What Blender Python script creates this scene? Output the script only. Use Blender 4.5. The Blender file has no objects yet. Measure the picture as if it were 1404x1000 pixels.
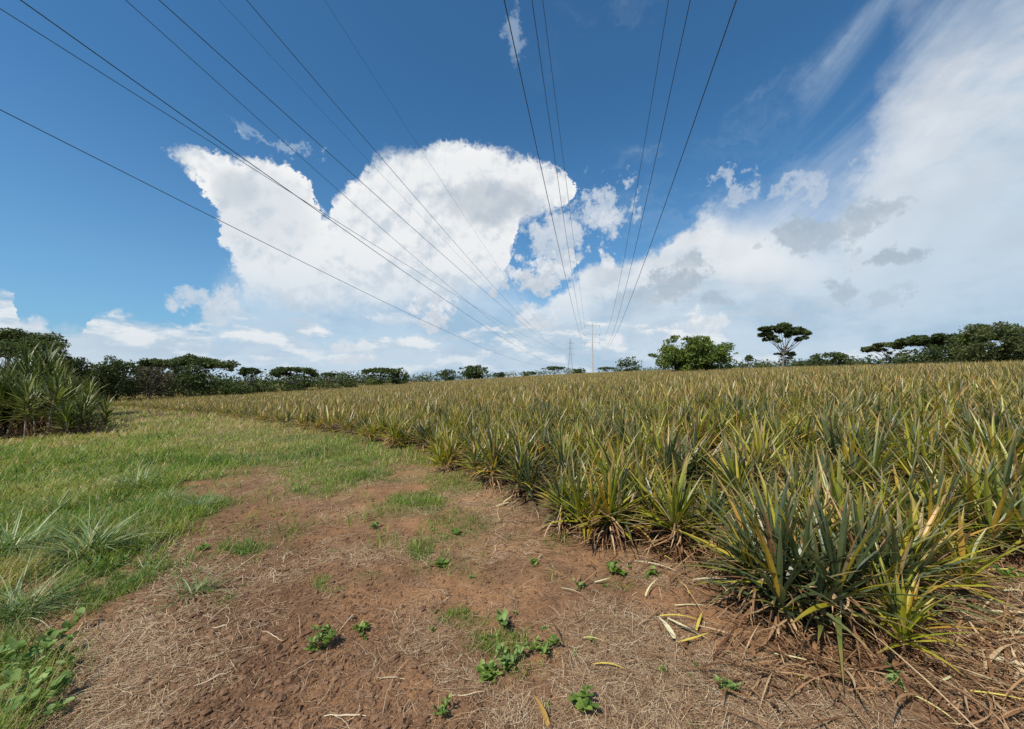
import bpy, math, random
import numpy as np
from mathutils import Vector, Matrix
PI = math.pi
rng = np.random.default_rng(7)
random.seed(7)
scene = bpy.context.scene
C = scene.collection

# ------------------------------------------------------------------ camera model
F = 540.0; CX = 702.0; CY = 500.0; CAMZ = 1.6; PITCH = math.atan(13 / F)
def ray(px, py):
    u = (np.asarray(px, float) - CX) / F; v = (CY - np.asarray(py, float)) / F
    cp, sp = math.cos(PITCH), math.sin(PITCH)
    return u, cp - v * sp, sp + v * cp
def proj(x, y, z):
    cp, sp = math.cos(PITCH), math.sin(PITCH)
    dz = z - CAMZ
    d = y * cp + dz * sp; v = -y * sp + dz * cp
    d = np.where(d < 0.05, 0.05, d)
    return CX + F * x / d, CY - F * v / d

# ------------------------------------------------------------------ noise + terrain
def _hash(i, j, s):
    n = (i * 374761393 + j * 668265263 + s * 1274126177) & 0xffffffff
    n = ((n ^ (n >> 13)) * 1274126177) & 0xffffffff
    return ((n ^ (n >> 16)) & 0xffff) / 65535.0
def vnoise(x, y, s=0):
    x = np.asarray(x, float); y = np.asarray(y, float)
    xi = np.floor(x).astype(np.int64); yi = np.floor(y).astype(np.int64)
    fx = x - xi; fy = y - yi
    fx = fx * fx * (3 - 2 * fx); fy = fy * fy * (3 - 2 * fy)
    a = _hash(xi, yi, s); b = _hash(xi + 1, yi, s); c = _hash(xi, yi + 1, s); d = _hash(xi + 1, yi + 1, s)
    return (a * (1 - fx) + b * fx) * (1 - fy) + (c * (1 - fx) + d * fx) * fy
def fbm(x, y, o=4, s=0):
    r = 0; a = 1; t = 0
    for k in range(o):
        r = r + a * vnoise(x * 2 ** k, y * 2 ** k, s + k * 17); t += a; a *= 0.5
    return r / t
def sstep(a, b, x):
    t = np.clip((x - a) / (b - a), 0, 1); return t * t * (3 - 2 * t)
def hbase(x, y):
    x = np.asarray(x, float); y = np.asarray(y, float)
    r_ = np.maximum(np.sqrt(x * x + y * y) - 190.0, 0)
    return 2.55 * np.tanh(x / 46.0) - np.minimum(.03 * r_ * r_ / (r_ + 60.0), 40.0)
def ground_xy(px, py):
    dx, dy, dz = ray(px, py)
    dz = np.where(dz > -0.004, -0.004, dz)
    z = np.zeros_like(dz)
    for _ in range(12):
        t = (CAMZ - z) / (-dz)
        x = dx * t; y = dy * t
        z = 0.5 * z + 0.5 * hbase(x, y)
    return x, y

# field edge polyline (pixels measured on the photograph -> ground)
EDGE = np.array([(-400, 548), (-100, 552), (150, 560), (300, 574), (400, 590), (480, 604), (560, 622), (640, 655), (700, 690), (770, 738),
                 (850, 752), (945, 772), (985, 810), (1060, 868), (1150, 892), (1240, 885), (1305, 850), (1335, 790), (1390, 765), (1600, 790), (2400, 860)], float)
def edge_py(px): return np.interp(px, EDGE[:, 0], EDGE[:, 1])
GB = np.array([(545, 520), (575, 480), (600, 500), (620, 470), (636, 370), (648, 322), (662, 262), (676, 250), (692, 328), (712, 300), (722, 238), (765, 225), (800, 215), (835, 130), (880, 95), (940, 90), (1000, 60), (1150, 20)], float)
PATCH = [(560, 624, 95, 17, 1.0), (420, 604, 130, 14, 1.0), (625, 662, 55, 20, .7), (350, 625, 70, 18, .9), (660, 640, 40, 12, .5), (455, 640, 95, 34, 1.0), (430, 662, 60, 22, .8), (575, 690, 48, 17, .9), (575, 752, 26, 24, .7), (450, 802, 30, 15, .8), (700, 895, 84, 48, .55), (625, 728, 62, 26, .5), (540, 700, 40, 14, .5), (645, 848, 50, 16, .5), (500, 792, 40, 9, .35),
         (640, 715, 60, 20, .3), (600, 655, 70, 14, .35), (520, 625, 60, 12, .8), (850, 800, 40, 12, .25), (270, 820, 60, 20, .35), (335, 752, 38, 9, .8), (560, 640, 80, 20, .3), (760, 745, 30, 10, .3)]
def grass_density(px, py, x, y):
    n = fbm(x * 2.2, y * 2.2, 3, 5) - .5
    xb = np.interp(py, GB[:, 0], GB[:, 1])
    w = 26 + 0.05 * np.maximum(py - 600, 0)
    g = sstep(-w, w * 1.3, xb - px + n * 130)
    g = np.maximum(g, .30 * sstep(-130, -10, xb - px) * sstep(.45, .62, n + .5 + .5 * (vnoise(x * 9, y * 9, 3) - .5)))
    g = np.maximum(g, .22 * sstep(.52, .66, fbm(x * 2.6, y * 2.6, 3, 303)) * (py < 800))
    for (cx, cy, rx, ry, s) in PATCH:
        d = ((px - cx) / rx) ** 2 + ((py - cy) / ry) ** 2
        g = np.maximum(g, s * sstep(1.25, .35, d + n * 1.3))
    n2 = fbm(x * 5, y * 5, 3, 88); g = g * (1 - .72 * sstep(790, 850, py) * (px < 300))
    g = g * (1 - .85 * sstep(.42, .62, n2) * sstep(690, 800, py))
    g = np.where(px > 1100, g * .0, g)
    return g
def field_mask(px, py, soft=14.0):
    return sstep(-soft, soft, edge_py(px) - py - np.where(px < 700, 9, 3))
def hfull(x, y):
    z = hbase(x, y)
    r = np.sqrt(x * x + y * y)
    fade = np.clip(14.0 / (r + 3.0), 0, 1) ** 2
    z = z + fade * (0.09 * (fbm(x * .9, y * .9, 2, 3) - .5) + 0.042 * (fbm(x * 5, y * 5, 3, 9) - .5))
    z = z + np.clip(5.0 / (r + 2), 0, 1) ** 2 * 0.026 * (fbm(x * 22, y * 22, 2, 31) - .5)
    return z

# ------------------------------------------------------------------ helpers
def tag(o, label=None, cat=None, group=None, kind=None):
    if label: o['label'] = label
    if cat: o['category'] = cat
    if group: o['group'] = group
    if kind: o['kind'] = kind
    return o
def empty(name, loc, rz=0.0, sc=1.0):
    o = bpy.data.objects.new(name, None); C.objects.link(o)
    o.location = loc; o.rotation_euler = (0, 0, rz); o.scale = (sc, sc, sc); o.empty_display_size = .1
    return o
def mesh_np(name, V, faces, attrs=None, mat=None, smooth=True):
    """V (n,3); faces: list of int arrays (m,k)."""
    me = bpy.data.meshes.new(name)
    V = np.ascontiguousarray(V, dtype=np.float32)
    faces = [np.asarray(f, dtype=np.int32) for f in faces if len(f)]
    me.vertices.add(len(V)); me.vertices.foreach_set('co', V.ravel())
    loops = np.concatenate([f.ravel() for f in faces])
    tot = np.concatenate([np.full(len(f), f.shape[1], np.int32) for f in faces])
    st = np.concatenate([[0], np.cumsum(tot)[:-1]]).astype(np.int32)
    me.loops.add(len(loops)); me.loops.foreach_set('vertex_index', loops)
    me.polygons.add(len(tot)); me.polygons.foreach_set('loop_start', st)
    me.polygons.foreach_set('use_smooth', np.full(len(tot), smooth, bool))
    me.update(calc_edges=True)
    for k, a in (attrs or {}).items():
        at = me.attributes.new(k, 'FLOAT', 'POINT'); at.data.foreach_set('value', np.ascontiguousarray(a, dtype=np.float32))
    if mat: me.materials.append(mat)
    return me
def link(name, me, parent=None):
    o = bpy.data.objects.new(name, me); C.objects.link(o)
    if parent is not None: o.parent = parent
    return o

class Soup:
    def __init__(s): s.V = []; s.F = []; s.A = {}; s.n = 0
    def add(s, V, F, **attrs):
        s.V.append(np.asarray(V).reshape(-1, 3)); s.F.append(np.asarray(F) + s.n)
        m = len(s.V[-1])
        for k in ('tint', 'along'):
            s.A.setdefault(k, []).append(np.broadcast_to(np.asarray(attrs.get(k, 0.5), float).ravel() if np.ndim(attrs.get(k, .5)) else np.full(m, attrs.get(k, .5)), (m,)))
        s.n += m
    def mesh(s, name, mat, smooth=True):
        fs = {}
        for f in s.F: fs.setdefault(f.shape[1], []).append(f)
        return mesh_np(name, np.concatenate(s.V), [np.concatenate(v) for v in fs.values()], {k: np.concatenate(v) for k, v in s.A.items()}, mat, smooth)

def strips(P, az, L, W, th0, bend, nseg, k=2, fold=0.0, prof='leaf', sway=None):
    """N curved ribbons at once. th = angle from vertical at base, growing by bend. returns V (N,(nseg+1)*k,3), quads, along"""
    N = len(az); t = np.linspace(0, 1, nseg + 1)[None, :]
    th = th0[:, None] + bend[:, None] * t ** 1.3
    ds = (L / nseg)[:, None]
    thm = (th[:, 1:] + th[:, :-1]) / 2
    r = np.concatenate([np.zeros((N, 1)), np.cumsum(np.sin(thm) * ds, 1)], 1)
    z = np.concatenate([np.zeros((N, 1)), np.cumsum(np.cos(thm) * ds, 1)], 1)
    azs = az[:, None] + (0 if sway is None else sway[:, None] * t)
    ca, sa = np.cos(azs), np.sin(azs)
    P3 = np.stack([P[:, 0:1] + ca * r, P[:, 1:2] + sa * r, P[:, 2:3] + z], -1)
    side = np.stack([-sa, ca, np.zeros_like(ca)], -1)
    nrm = np.stack([ca * -np.cos(th), sa * -np.cos(th), np.sin(th)], -1)
    if prof == 'leaf': w = np.minimum(1, (1 - t) * 1.7) ** .75 * (0.75 + .25 * np.minimum(1, t * 4))
    elif prof == 'grass': w = (1 - t) ** .6 * (0.6 + .4 * np.minimum(1, t * 4))
    elif prof == 'oval': w = np.sqrt(np.clip(1 - (2 * t - 1) ** 2, 0, 1)) * .9 + .04
    else: w = np.ones_like(t)
    w = np.maximum(w, .03) * W[:, None] / 2
    if k == 2:
        V = np.stack([P3 - side * w[..., None], P3 + side * w[..., None]], 2)
    else:
        V = np.stack([P3 - side * w[..., None] + nrm * (fold * w)[..., None], P3, P3 + side * w[..., None] + nrm * (fold * w)[..., None]], 2)
    V = V.reshape(N, -1, 3)
    q = []
    for i in range(nseg):
        for j in range(k - 1):
            q.append((i * k + j, i * k + j + 1, (i + 1) * k + j + 1, (i + 1) * k + j))
    q = np.array(q)
    Fq = (q[None] + (np.arange(N) * (nseg + 1) * k)[:, None, None]).reshape(-1, 4)
    al = np.repeat(np.broadcast_to(t, (N, nseg + 1)), k, axis=1)
    return V, Fq, al

def tube(pts, rad, n=6):
    pts = np.asarray(pts, float); rad = np.broadcast_to(np.asarray(rad, float), (len(pts),))
    T = np.gradient(pts, axis=0); T /= np.linalg.norm(T, axis=1)[:, None] + 1e-9
    up = np.array([0, 0, 1.0]) if abs(T[:, 2]).mean() < .8 else np.array([1.0, 0, 0])
    A = np.cross(T, up); A /= np.linalg.norm(A, axis=1)[:, None] + 1e-9; B = np.cross(T, A)
    a = np.arange(n) * 2 * PI / n
    V = pts[:, None] + rad[:, None, None] * (A[:, None] * np.cos(a)[None, :, None] + B[:, None] * np.sin(a)[None, :, None])
    m = len(pts); i = np.arange(m - 1)[:, None]; j = np.arange(n)[None]
    Fq = np.stack([i * n + j, i * n + (j + 1) % n, (i + 1) * n + (j + 1) % n, (i + 1) * n + j], -1).reshape(-1, 4)
    return V.reshape(-1, 3), Fq
def boxv(c, s):
    c = np.array(c); s = np.array(s) / 2
    V = np.array([(x, y, z) for x in (-1, 1) for y in (-1, 1) for z in (-1, 1)]) * s + c
    return V, np.array([(0, 1, 3, 2), (4, 6, 7, 5), (0, 4, 5, 1), (2, 3, 7, 6), (0, 2, 6, 4), (1, 5, 7, 3)])

# ------------------------------------------------------------------ materials
class NT:
    def __init__(s, nt): s.nt = nt; nt.nodes.clear()
    def new(s, t, **kw):
        n = s.nt.nodes.new(t)
        for k, v in kw.items(): setattr(n, k, v)
        return n
    def put(s, sock, v):
        if hasattr(v, 'is_output') or isinstance(v, bpy.types.NodeSocket): s.nt.links.new(v, sock)
        else: sock.default_value = v
    def m(s, op, a, b=None, c=None, clamp=False):
        n = s.new('ShaderNodeMath', operation=op); n.use_clamp = clamp
        for i, v in enumerate((a, b, c)):
            if v is not None: s.put(n.inputs[i], v)
        return n.outputs[0]
    def vm(s, op, a, b=None, scale=None):
        n = s.new('ShaderNodeVectorMath', operation=op); s.put(n.inputs[0], a)
        if b is not None: s.put(n.inputs[1], b)
        if scale is not None: s.put(n.inputs[3], scale)
        return n.outputs[1] if op in ('LENGTH', 'DOT_PRODUCT', 'DISTANCE') else n.outputs[0]
    def ss(s, x, a, b, lo=0.0, hi=1.0):
        n = s.new('ShaderNodeMapRange', interpolation_type='SMOOTHSTEP'); s.put(n.inputs[0], x)
        for i, v in enumerate((a, b, lo, hi)): s.put(n.inputs[i + 1], v)
        return n.outputs[0]
    def lin(s, x, a, b, lo=0.0, hi=1.0):
        n = s.new('ShaderNodeMapRange'); s.put(n.inputs[0], x)
        for i, v in enumerate((a, b, lo, hi)): s.put(n.inputs[i + 1], v)
        return n.outputs[0]
    def mix(s, f, a, b, bt='MIX'):
        n = s.new('ShaderNodeMix', data_type='RGBA', blend_type=bt); s.put(n.inputs[0], f)
        for i, v in ((6, a), (7, b)):
            if isinstance(v, tuple) and len(v) == 3: v = (*v, 1)
            s.put(n.inputs[i], v)
        return n.outputs[2]
    def noise(s, vec, scale, detail=3, rough=.5, dist=0.0, out=0):
        n = s.new('ShaderNodeTexNoise'); s.put(n.inputs['Vector'], vec)
        n.inputs['Scale'].default_value = scale; n.inputs['Detail'].default_value = detail
        n.inputs['Roughness'].default_value = rough; n.inputs['Distortion'].default_value = dist
        return n.outputs[out]
    def ramp(s, f, stops, interp='LINEAR'):
        n = s.new('ShaderNodeValToRGB'); s.put(n.inputs[0], f); cr = n.color_ramp; cr.interpolation = interp
        while len(cr.elements) < len(stops): cr.elements.new(.5)
        for e, (p, c) in zip(cr.elements, stops): e.position = p; e.color = (*c, 1)
        return n.outputs[0]
    def attr(s, name):
        n = s.new('ShaderNodeAttribute'); n.attribute_name = name; return n.outputs['Fac']
    def xyz(s, v):
        n = s.new('ShaderNodeSeparateXYZ'); s.put(n.inputs[0], v); return n.outputs
    def comb(s, x, y, z):
        n = s.new('ShaderNodeCombineXYZ')
        for i, v in enumerate((x, y, z)): s.put(n.inputs[i], v)
        return n.outputs[0]
def material(name):
    m = bpy.data.materials.new(name); m.use_nodes = True; return m, NT(m.node_tree)
def leafy(name, stops, tip=None, rough=.5, spec=.35, trans=.3, rand=.25, coord_noise=0.0, tipstart=.55, tipamt=.9, stripes=False):
    m, n = material(name)
    tint = n.attr('tint'); al = n.attr('along')
    oi = n.new('ShaderNodeObjectInfo'); geo = n.new('ShaderNodeNewGeometry'); tc = n.new('ShaderNodeTexCoord')
    r = n.m('SUBTRACT', oi.outputs['Random'], .5)
    nz = n.m('SUBTRACT', n.noise(geo.outputs['Position'], .35, 2), .5)
    t = n.m('ADD', tint, n.m('ADD', n.m('MULTIPLY', r, rand), n.m('MULTIPLY', nz, coord_noise)), clamp=True)
    col = n.ramp(t, stops)
    if tip:
        a = n.m('ADD', al, n.m('MULTIPLY', n.m('SUBTRACT', n.noise(n.comb(n.m('MULTIPLY', tint, 97.0), n.m('MULTIPLY', al, 3.0), oi.outputs['Random']), 1.0, 2), .5), .9))
        col = n.mix(n.ss(a, tipstart, 1.0, 0, tipamt), col, tip)
    mott = n.noise(n.comb(n.m('MULTIPLY', al, 5.0), n.m('MULTIPLY', tint, 61.0), oi.outputs['Random']), 2.0, 3, .6)
    col = n.mix(n.lin(mott, .3, .7, .28, 0), col, n.vm('SCALE', col, scale=.45))
    p = n.new('ShaderNodeBsdfPrincipled'); n.put(p.inputs['Base Color'], col)
    p.inputs['Roughness'].default_value = rough; p.inputs['Specular IOR Level'].default_value = spec
    out = n.new('ShaderNodeOutputMaterial')
    if trans > 0:
        tr = n.new('ShaderNodeBsdfTranslucent'); hs = n.mix(.5, col, (.9, 1.0, .25), 'MULTIPLY')
        hs = n.vm('SCALE', hs, scale=1.6); n.put(tr.inputs[0], hs)
        mx = n.new('ShaderNodeMixShader'); mx.inputs[0].default_value = trans
        n.nt.links.new(p.outputs[0], mx.inputs[1]); n.nt.links.new(tr.outputs[0], mx.inputs[2]); n.nt.links.new(mx.outputs[0], out.inputs[0])
    else: n.nt.links.new(p.outputs[0], out.inputs[0])
    return m
def solid(name, c1, c2, scale=8, rough=.8, metal=0.0, bump=.2, spec=.3):
    m, n = material(name); tc = n.new('ShaderNodeTexCoord')
    f = n.noise(tc.outputs['Object'], scale, 5, .6)
    p = n.new('ShaderNodeBsdfPrincipled'); n.put(p.inputs['Base Color'], n.mix(n.ss(f, .35, .65), c1, c2))
    p.inputs['Roughness'].default_value = rough; p.inputs['Metallic'].default_value = metal; p.inputs['Specular IOR Level'].default_value = spec
    b = n.new('ShaderNodeBump'); b.inputs['Strength'].default_value = bump; n.put(b.inputs['Height'], f); n.put(p.inputs['Normal'], b.outputs[0])
    o = n.new('ShaderNodeOutputMaterial'); n.nt.links.new(p.outputs[0], o.inputs[0]); return m

M_pine = leafy('pineapple_leaf', [(0.0, (.062, .088, .036)), (.26, (.140, .168, .070)), (.40, (.165, .185, .026)), (.58, (.26, .29, .020)), (.76, (.42, .35, .035)), (.86, (.48, .27, .035)), (.93, (.46, .36, .20)), (1.0, (.25, .12, .06))],
               tip=(.34, .22, .085), rough=.42, spec=.6, trans=.27, rand=.16, tipstart=.62, tipamt=.85)
M_field = leafy('pineapple_leaf_crop', [(0.0, (.080, .095, .030)), (.22, (.155, .165, .050)), (.38, (.20, .195, .030)), (.54, (.29, .28, .032)), (.70, (.42, .33, .06)), (.84, (.50, .29, .08)), (.93, (.50, .38, .20)), (1.0, (.28, .13, .06))],
               tip=(.34, .24, .095), rough=.42, spec=.6, trans=.24, rand=.26, coord_noise=.4, tipstart=.48, tipamt=.7)
M_dry = leafy('dry_leaf', [(0, (.10, .045, .022)), (.4, (.22, .115, .058)), (.7, (.36, .21, .105)), (1, (.55, .42, .25))], rough=.7, spec=.2, trans=.12, rand=.1)
M_pale = leafy('fallen_pale_leaf', [(0, (.40, .24, .06)), (.35, (.62, .50, .08)), (.7, (.66, .62, .34)), (1, (.62, .57, .40))], rough=.55, spec=.3, trans=.1, rand=.0)
M_grass = leafy('grass_blade', [(0, (.07, .14, .018)), (.35, (.15, .24, .030)), (.6, (.27, .31, .055)), (.8, (.38, .31, .12)), (1, (.48, .36, .19))], rough=.5, spec=.35, trans=.35, rand=.0, coord_noise=.3)
M_tuss = leafy('tussock_blade', [(0, (.07, .12, .03)), (.5, (.14, .21, .06)), (.85, (.34, .41, .19)), (1, (.50, .48, .30))], rough=.4, spec=.55, trans=.25, rand=.1)
M_weed = leafy('weed_leaf', [(0, (.075, .135, .022)), (.5, (.13, .22, .032)), (1, (.26, .34, .08))], rough=.5, spec=.35, trans=.3, rand=.15)
M_vine = leafy('round_weed_leaf', [(0, (.10, .17, .045)), (.6, (.18, .27, .075)), (1, (.30, .40, .15))], rough=.65, spec=.15, trans=.25, rand=.1)
M_straw = leafy('straw', [(0, (.10, .055, .03)), (.35, (.27, .165, .09)), (.75, (.48, .34, .21)), (1, (.68, .57, .40))], rough=.75, spec=.2, trans=.05, rand=.0)
M_cane = leafy('thicket_leaf', [(0, (.04, .065, .018)), (.45, (.085, .12, .026)), (.75, (.20, .23, .04)), (1, (.40, .41, .20))], tip=(.22, .18, .06), rough=.45, spec=.45, trans=.2, rand=.15, tipstart=.8, tipamt=.6)
def tree_mat(name, a, b, c): return leafy(name, [(0, a), (.55, b), (1, c)], rough=.6, spec=.25, trans=.25, rand=.1)
M_tdark = tree_mat('foliage_dark', (.034, .052, .016), (.062, .088, .025), (.12, .15, .040))
M_tmid = tree_mat('foliage_mid', (.055, .088, .018), (.11, .155, .026), (.20, .24, .045))
M_tolive = tree_mat('foliage_olive', (.055, .070, .026), (.10, .12, .040), (.18, .19, .070))
M_tgrey = tree_mat('foliage_grey_brown', (.065, .055, .038), (.11, .095, .062), (.17, .15, .095))
M_bark = solid('bark', (.16, .13, .10), (.30, .26, .21), 6, .9)
M_conc = solid('concrete', (.42, .41, .38), (.55, .54, .50), 3, .85)
M_steel = solid('galvanised_steel', (.34, .36, .38), (.46, .48, .50), 2, .5, .6)
M_wire = solid('aluminium_cable', (.06, .11, .18), (.09, .15, .22), 1, .6, .3, 0)
M_porc = solid('porcelain', (.22, .12, .08), (.28, .16, .10), 3, .3)
M_clod = solid('soil_clod', (.095, .05, .027), (.20, .115, .065), 14, .95)

def soil_material():
    m, n = material('soil_and_thatch'); geo = n.new('ShaderNodeNewGeometry'); P = geo.outputs['Position']
    g = n.attr('green'); fl = n.attr('crop'); st = n.attr('straw'); tr = n.attr('track')
    n1 = n.noise(P, 1.3, 4, .6); n2 = n.noise(P, 9, 5, .65); n3 = n.noise(P, 60, 4, .7); n4 = n.noise(P, 230, 3, .7)
    soil = n.mix(n.ss(n2, .35, .65), (.165, .086, .043), (.26, .150, .080))
    soil = n.mix(n.ss(n1, .4, .62), soil, (.32, .168, .080))
    soil = n.mix(n.m('MULTIPLY', tr, .85), soil, (.115, .058, .030))
    soil = n.mix(n.ss(n3, .50, .64, 0, .75), soil, (.05, .028, .017))
    soil = n.mix(n.ss(n4, .56, .68, 0, .4), soil, (.38, .26, .17))
    strawc = n.mix(n.ss(n3, .35, .65), (.27, .165, .085), (.46, .32, .18))
    sf = n.m('MULTIPLY', st, n.ss(n.m('ADD', n.m('MULTIPLY', n2, .5), n.m('MULTIPLY', n4, .5)), .40, .62, .05, .75))
    col = n.mix(sf, soil, strawc)
    thatch = n.mix(n.ss(n3, .35, .65), (.075, .095, .028), (.17, .16, .06))
    col = n.mix(n.m('MULTIPLY', g, .8), col, thatch)
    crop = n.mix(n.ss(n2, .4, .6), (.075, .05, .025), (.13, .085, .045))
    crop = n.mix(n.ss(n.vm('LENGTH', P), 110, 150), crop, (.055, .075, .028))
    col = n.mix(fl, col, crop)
    p = n.new('ShaderNodeBsdfPrincipled'); n.put(p.inputs['Base Color'], col)
    p.inputs['Roughness'].default_value = .95; p.inputs['Specular IOR Level'].default_value = .15
    b = n.new('ShaderNodeBump'); b.inputs['Strength'].default_value = 1.0; b.inputs['Distance'].default_value = .03
    n.put(b.inputs['Height'], n.m('ADD', n.m('MULTIPLY', n2, .5), n.m('ADD', n.m('MULTIPLY', n3, .45), n.m('MULTIPLY', n4, .2))))
    n.put(p.inputs['Normal'], b.outputs[0])
    o = n.new('ShaderNodeOutputMaterial'); n.nt.links.new(p.outputs[0], o.inputs[0]); return m
M_soil = soil_material()

# ------------------------------------------------------------------ ground sheet
def axis(lo, hi, step, far, ratio):
    a = list(np.arange(lo, hi + step / 2, step)); s = step; v = a[-1]
    while v < far: s *= ratio; v += s; a.append(v)
    s = step; v = a[0]; b = []
    far2 = -far if lo < 0 else -200
    while v > far2: s *= ratio; v -= s; b.append(v)
    return np.array(b[::-1] + a)
gx = axis(-5.5, 5.5, .022, 1600, 1.05); gy = axis(1.2, 7.0, .022, 2500, 1.05)
X, Y = np.meshgrid(gx, gy); X = X.ravel(); Y = Y.ravel()
Z = hfull(X, Y)
pxg, pyg = proj(X, Y, Z)
front = Y > 1.0
near = np.sqrt(X * X + Y * Y) < 60
gd = np.where(front, grass_density(pxg, pyg, X, Y), np.where(X < -.8, .9, .1))
fm = np.where(front & (Y > 0.8), field_mask(pxg, pyg), sstep(1.0, 1.6, X) * .0)
fm = np.where(Y > 25, np.where((X < -34), .3, 1.0), fm)
gd = gd * (1 - fm)
def straw_density(px, py, x, y):
    n = fbm(x * 1.6, y * 1.6, 3, 77)
    s = .35 + .0 * px
    s = np.maximum(s, 1.0 * np.exp(-(((px - 780) / 260) ** 2 + ((py - 900) / 170) ** 2)))
    s = np.maximum(s, .8 * np.exp(-(((px - 640) / 120) ** 2 + ((py - 690) / 60) ** 2)))
    s = np.maximum(s, .9 * np.exp(-(((px - 480) / 90) ** 2 + ((py - 830) / 190) ** 2)))
    s = np.maximum(s, .75 * np.exp(-(((px - 180) / 80) ** 2 + ((py - 880) / 60) ** 2)))
    bare = [(620, 785, 80, 26), (340, 880, 110, 90), (380, 720, 110, 50), (800, 870, 80, 35), (640, 735, 60, 16)]
    for cx, cy, rx, ry in bare: s = s * (1 - .72 * np.exp(-(((px - cx) / rx) ** 2 + ((py - cy) / ry) ** 2)))
    return np.clip(s * (.10 + 1.7 * sstep(.40, .62, n)) * (.55 + .9 * fbm(x * 9, y * 9, 2, 15)), 0, 1)
sd = np.where(front, straw_density(pxg, pyg, X, Y), .5)
trk = np.exp(-(((pxg - 330) / 130) ** 2 + ((pyg - 850) / 170) ** 2)) * front
nx, ny = len(gx), len(gy); i = np.arange(ny - 1)[:, None]; j = np.arange(nx - 1)[None]
Fg = np.stack([i * nx + j, i * nx + j + 1, (i + 1) * nx + j + 1, (i + 1) * nx + j], -1).reshape(-1, 4)
ground = link('ground', mesh_np('ground', np.stack([X, Y, Z], 1), [Fg], {'green': gd, 'crop': fm, 'straw': sd, 'track': trk}, M_soil))
ground['kind'] = 'structure'

# ------------------------------------------------------------------ grass, straw, clods  (uncountable ground cover)
def sample_px(n, lo=548, hi=1180, x0=-420, x1=1800, seed=1):
    r = np.random.default_rng(seed); px = r.uniform(x0, x1, n); py = r.uniform(lo, hi, n)
    x, y = ground_xy(px, py); return px, py, x, y, r
px, py, x, y, r = sample_px(1250000, seed=11)
d = grass_density(px, py, x, y) * (1 - field_mask(px, py, 8))
patchy = sstep(.25, .6, fbm(x * 7, y * 7, 2, 41))
keep = r.random(len(px)) < np.clip(d, 0, 1) ** 1.5 * (.22 + .78 * patchy)
px, py, x, y = px[keep], py[keep], x[keep], y[keep]; N = len(px); dist = np.sqrt(x * x + y * y)
left = sstep(500, 300, px) * sstep(600, 640, py)
inpatch = np.zeros(N)
for (cx, cy, rx, ry, s) in PATCH: inpatch = np.maximum(inpatch, ((px - cx) / rx) ** 2 + ((py - cy) / ry) ** 2 < 1.6)
hgt = (.035 + .20 * fbm(x * 1.2, y * 1.2, 2, 8)) * r.uniform(.5, 1.3, N); hgt = np.where(inpatch > 0, hgt * np.where(py > 770, .26, .62), hgt)
hgt = np.where(py < 640, hgt * 1.5, hgt)
tint = .35 + .9 * (fbm(x * .9, y * .9, 3, 61) - .5) + r.normal(0, .16, N)
tint += .42 * sstep(645, 590, py) * sstep(.3, .6, fbm(x * .3, y * .5, 2, 99)) + .10 * sstep(.5, .7, fbm(x * 3, y * 3, 2, 23))
tint = np.where(inpatch > 0, tint - .06, tint)
tint = np.where(r.random(N) < .13, r.uniform(.7, 1, N), tint)
wd = np.maximum(.0036, .0011 * dist) * r.uniform(.6, 2.0, N)
P = np.stack([x, y, hfull(x, y) - .004], 1)
V, Fq, al = strips(P, r.uniform(0, 2 * PI, N), hgt * 1.25, wd, r.uniform(.1, .9, N), r.uniform(.3, 1.3, N), 3, 2, prof='grass')
g = Soup(); g.add(V, Fq, tint=np.repeat(np.clip(tint, 0, 1), 8), along=al)
tag(link('grass', g.mesh('grass', M_grass)), 'low green and straw-coloured grass covering the left side of the track', 'grass', kind='stuff')

px, py, x, y, r = sample_px(600000, 585, 1200, -300, 1750, seed=21)
sden = straw_density(px, py, x, y) * (1 - .6 * np.clip(grass_density(px, py, x, y), 0, 1)) * (1 - .8 * field_mask(px, py, 8))
keep = r.random(len(px)) < sden * .62
px, py, x, y = px[keep], py[keep], x[keep], y[keep]; N = len(px); dist = np.sqrt(x * x + y * y)
L = r.gamma(2.2, .028, N) + .02
th0 = r.uniform(1.25, 1.62, N); P = np.stack([x, y, hfull(x, y) + .002], 1)
V, Fq, al = strips(P, r.uniform(0, 2 * PI, N), L, np.maximum(.0016, .00065 * dist) * r.uniform(.6, 1.5, N), th0, r.uniform(-.1, .5, N), 3, 2, prof='flat', sway=r.normal(0, .5, N))
V[..., 2] = np.maximum(V[..., 2], (P[:, 2:3]) + .001)
g = Soup(); g.add(V, Fq, tint=np.repeat(np.clip(r.normal(.5, .27, N), 0, 1), 8), along=al)
tag(link('straw_litter', g.mesh('straw', M_straw)), 'thin dry straw scattered over the reddish dirt track', 'straw', kind='stuff')

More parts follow.
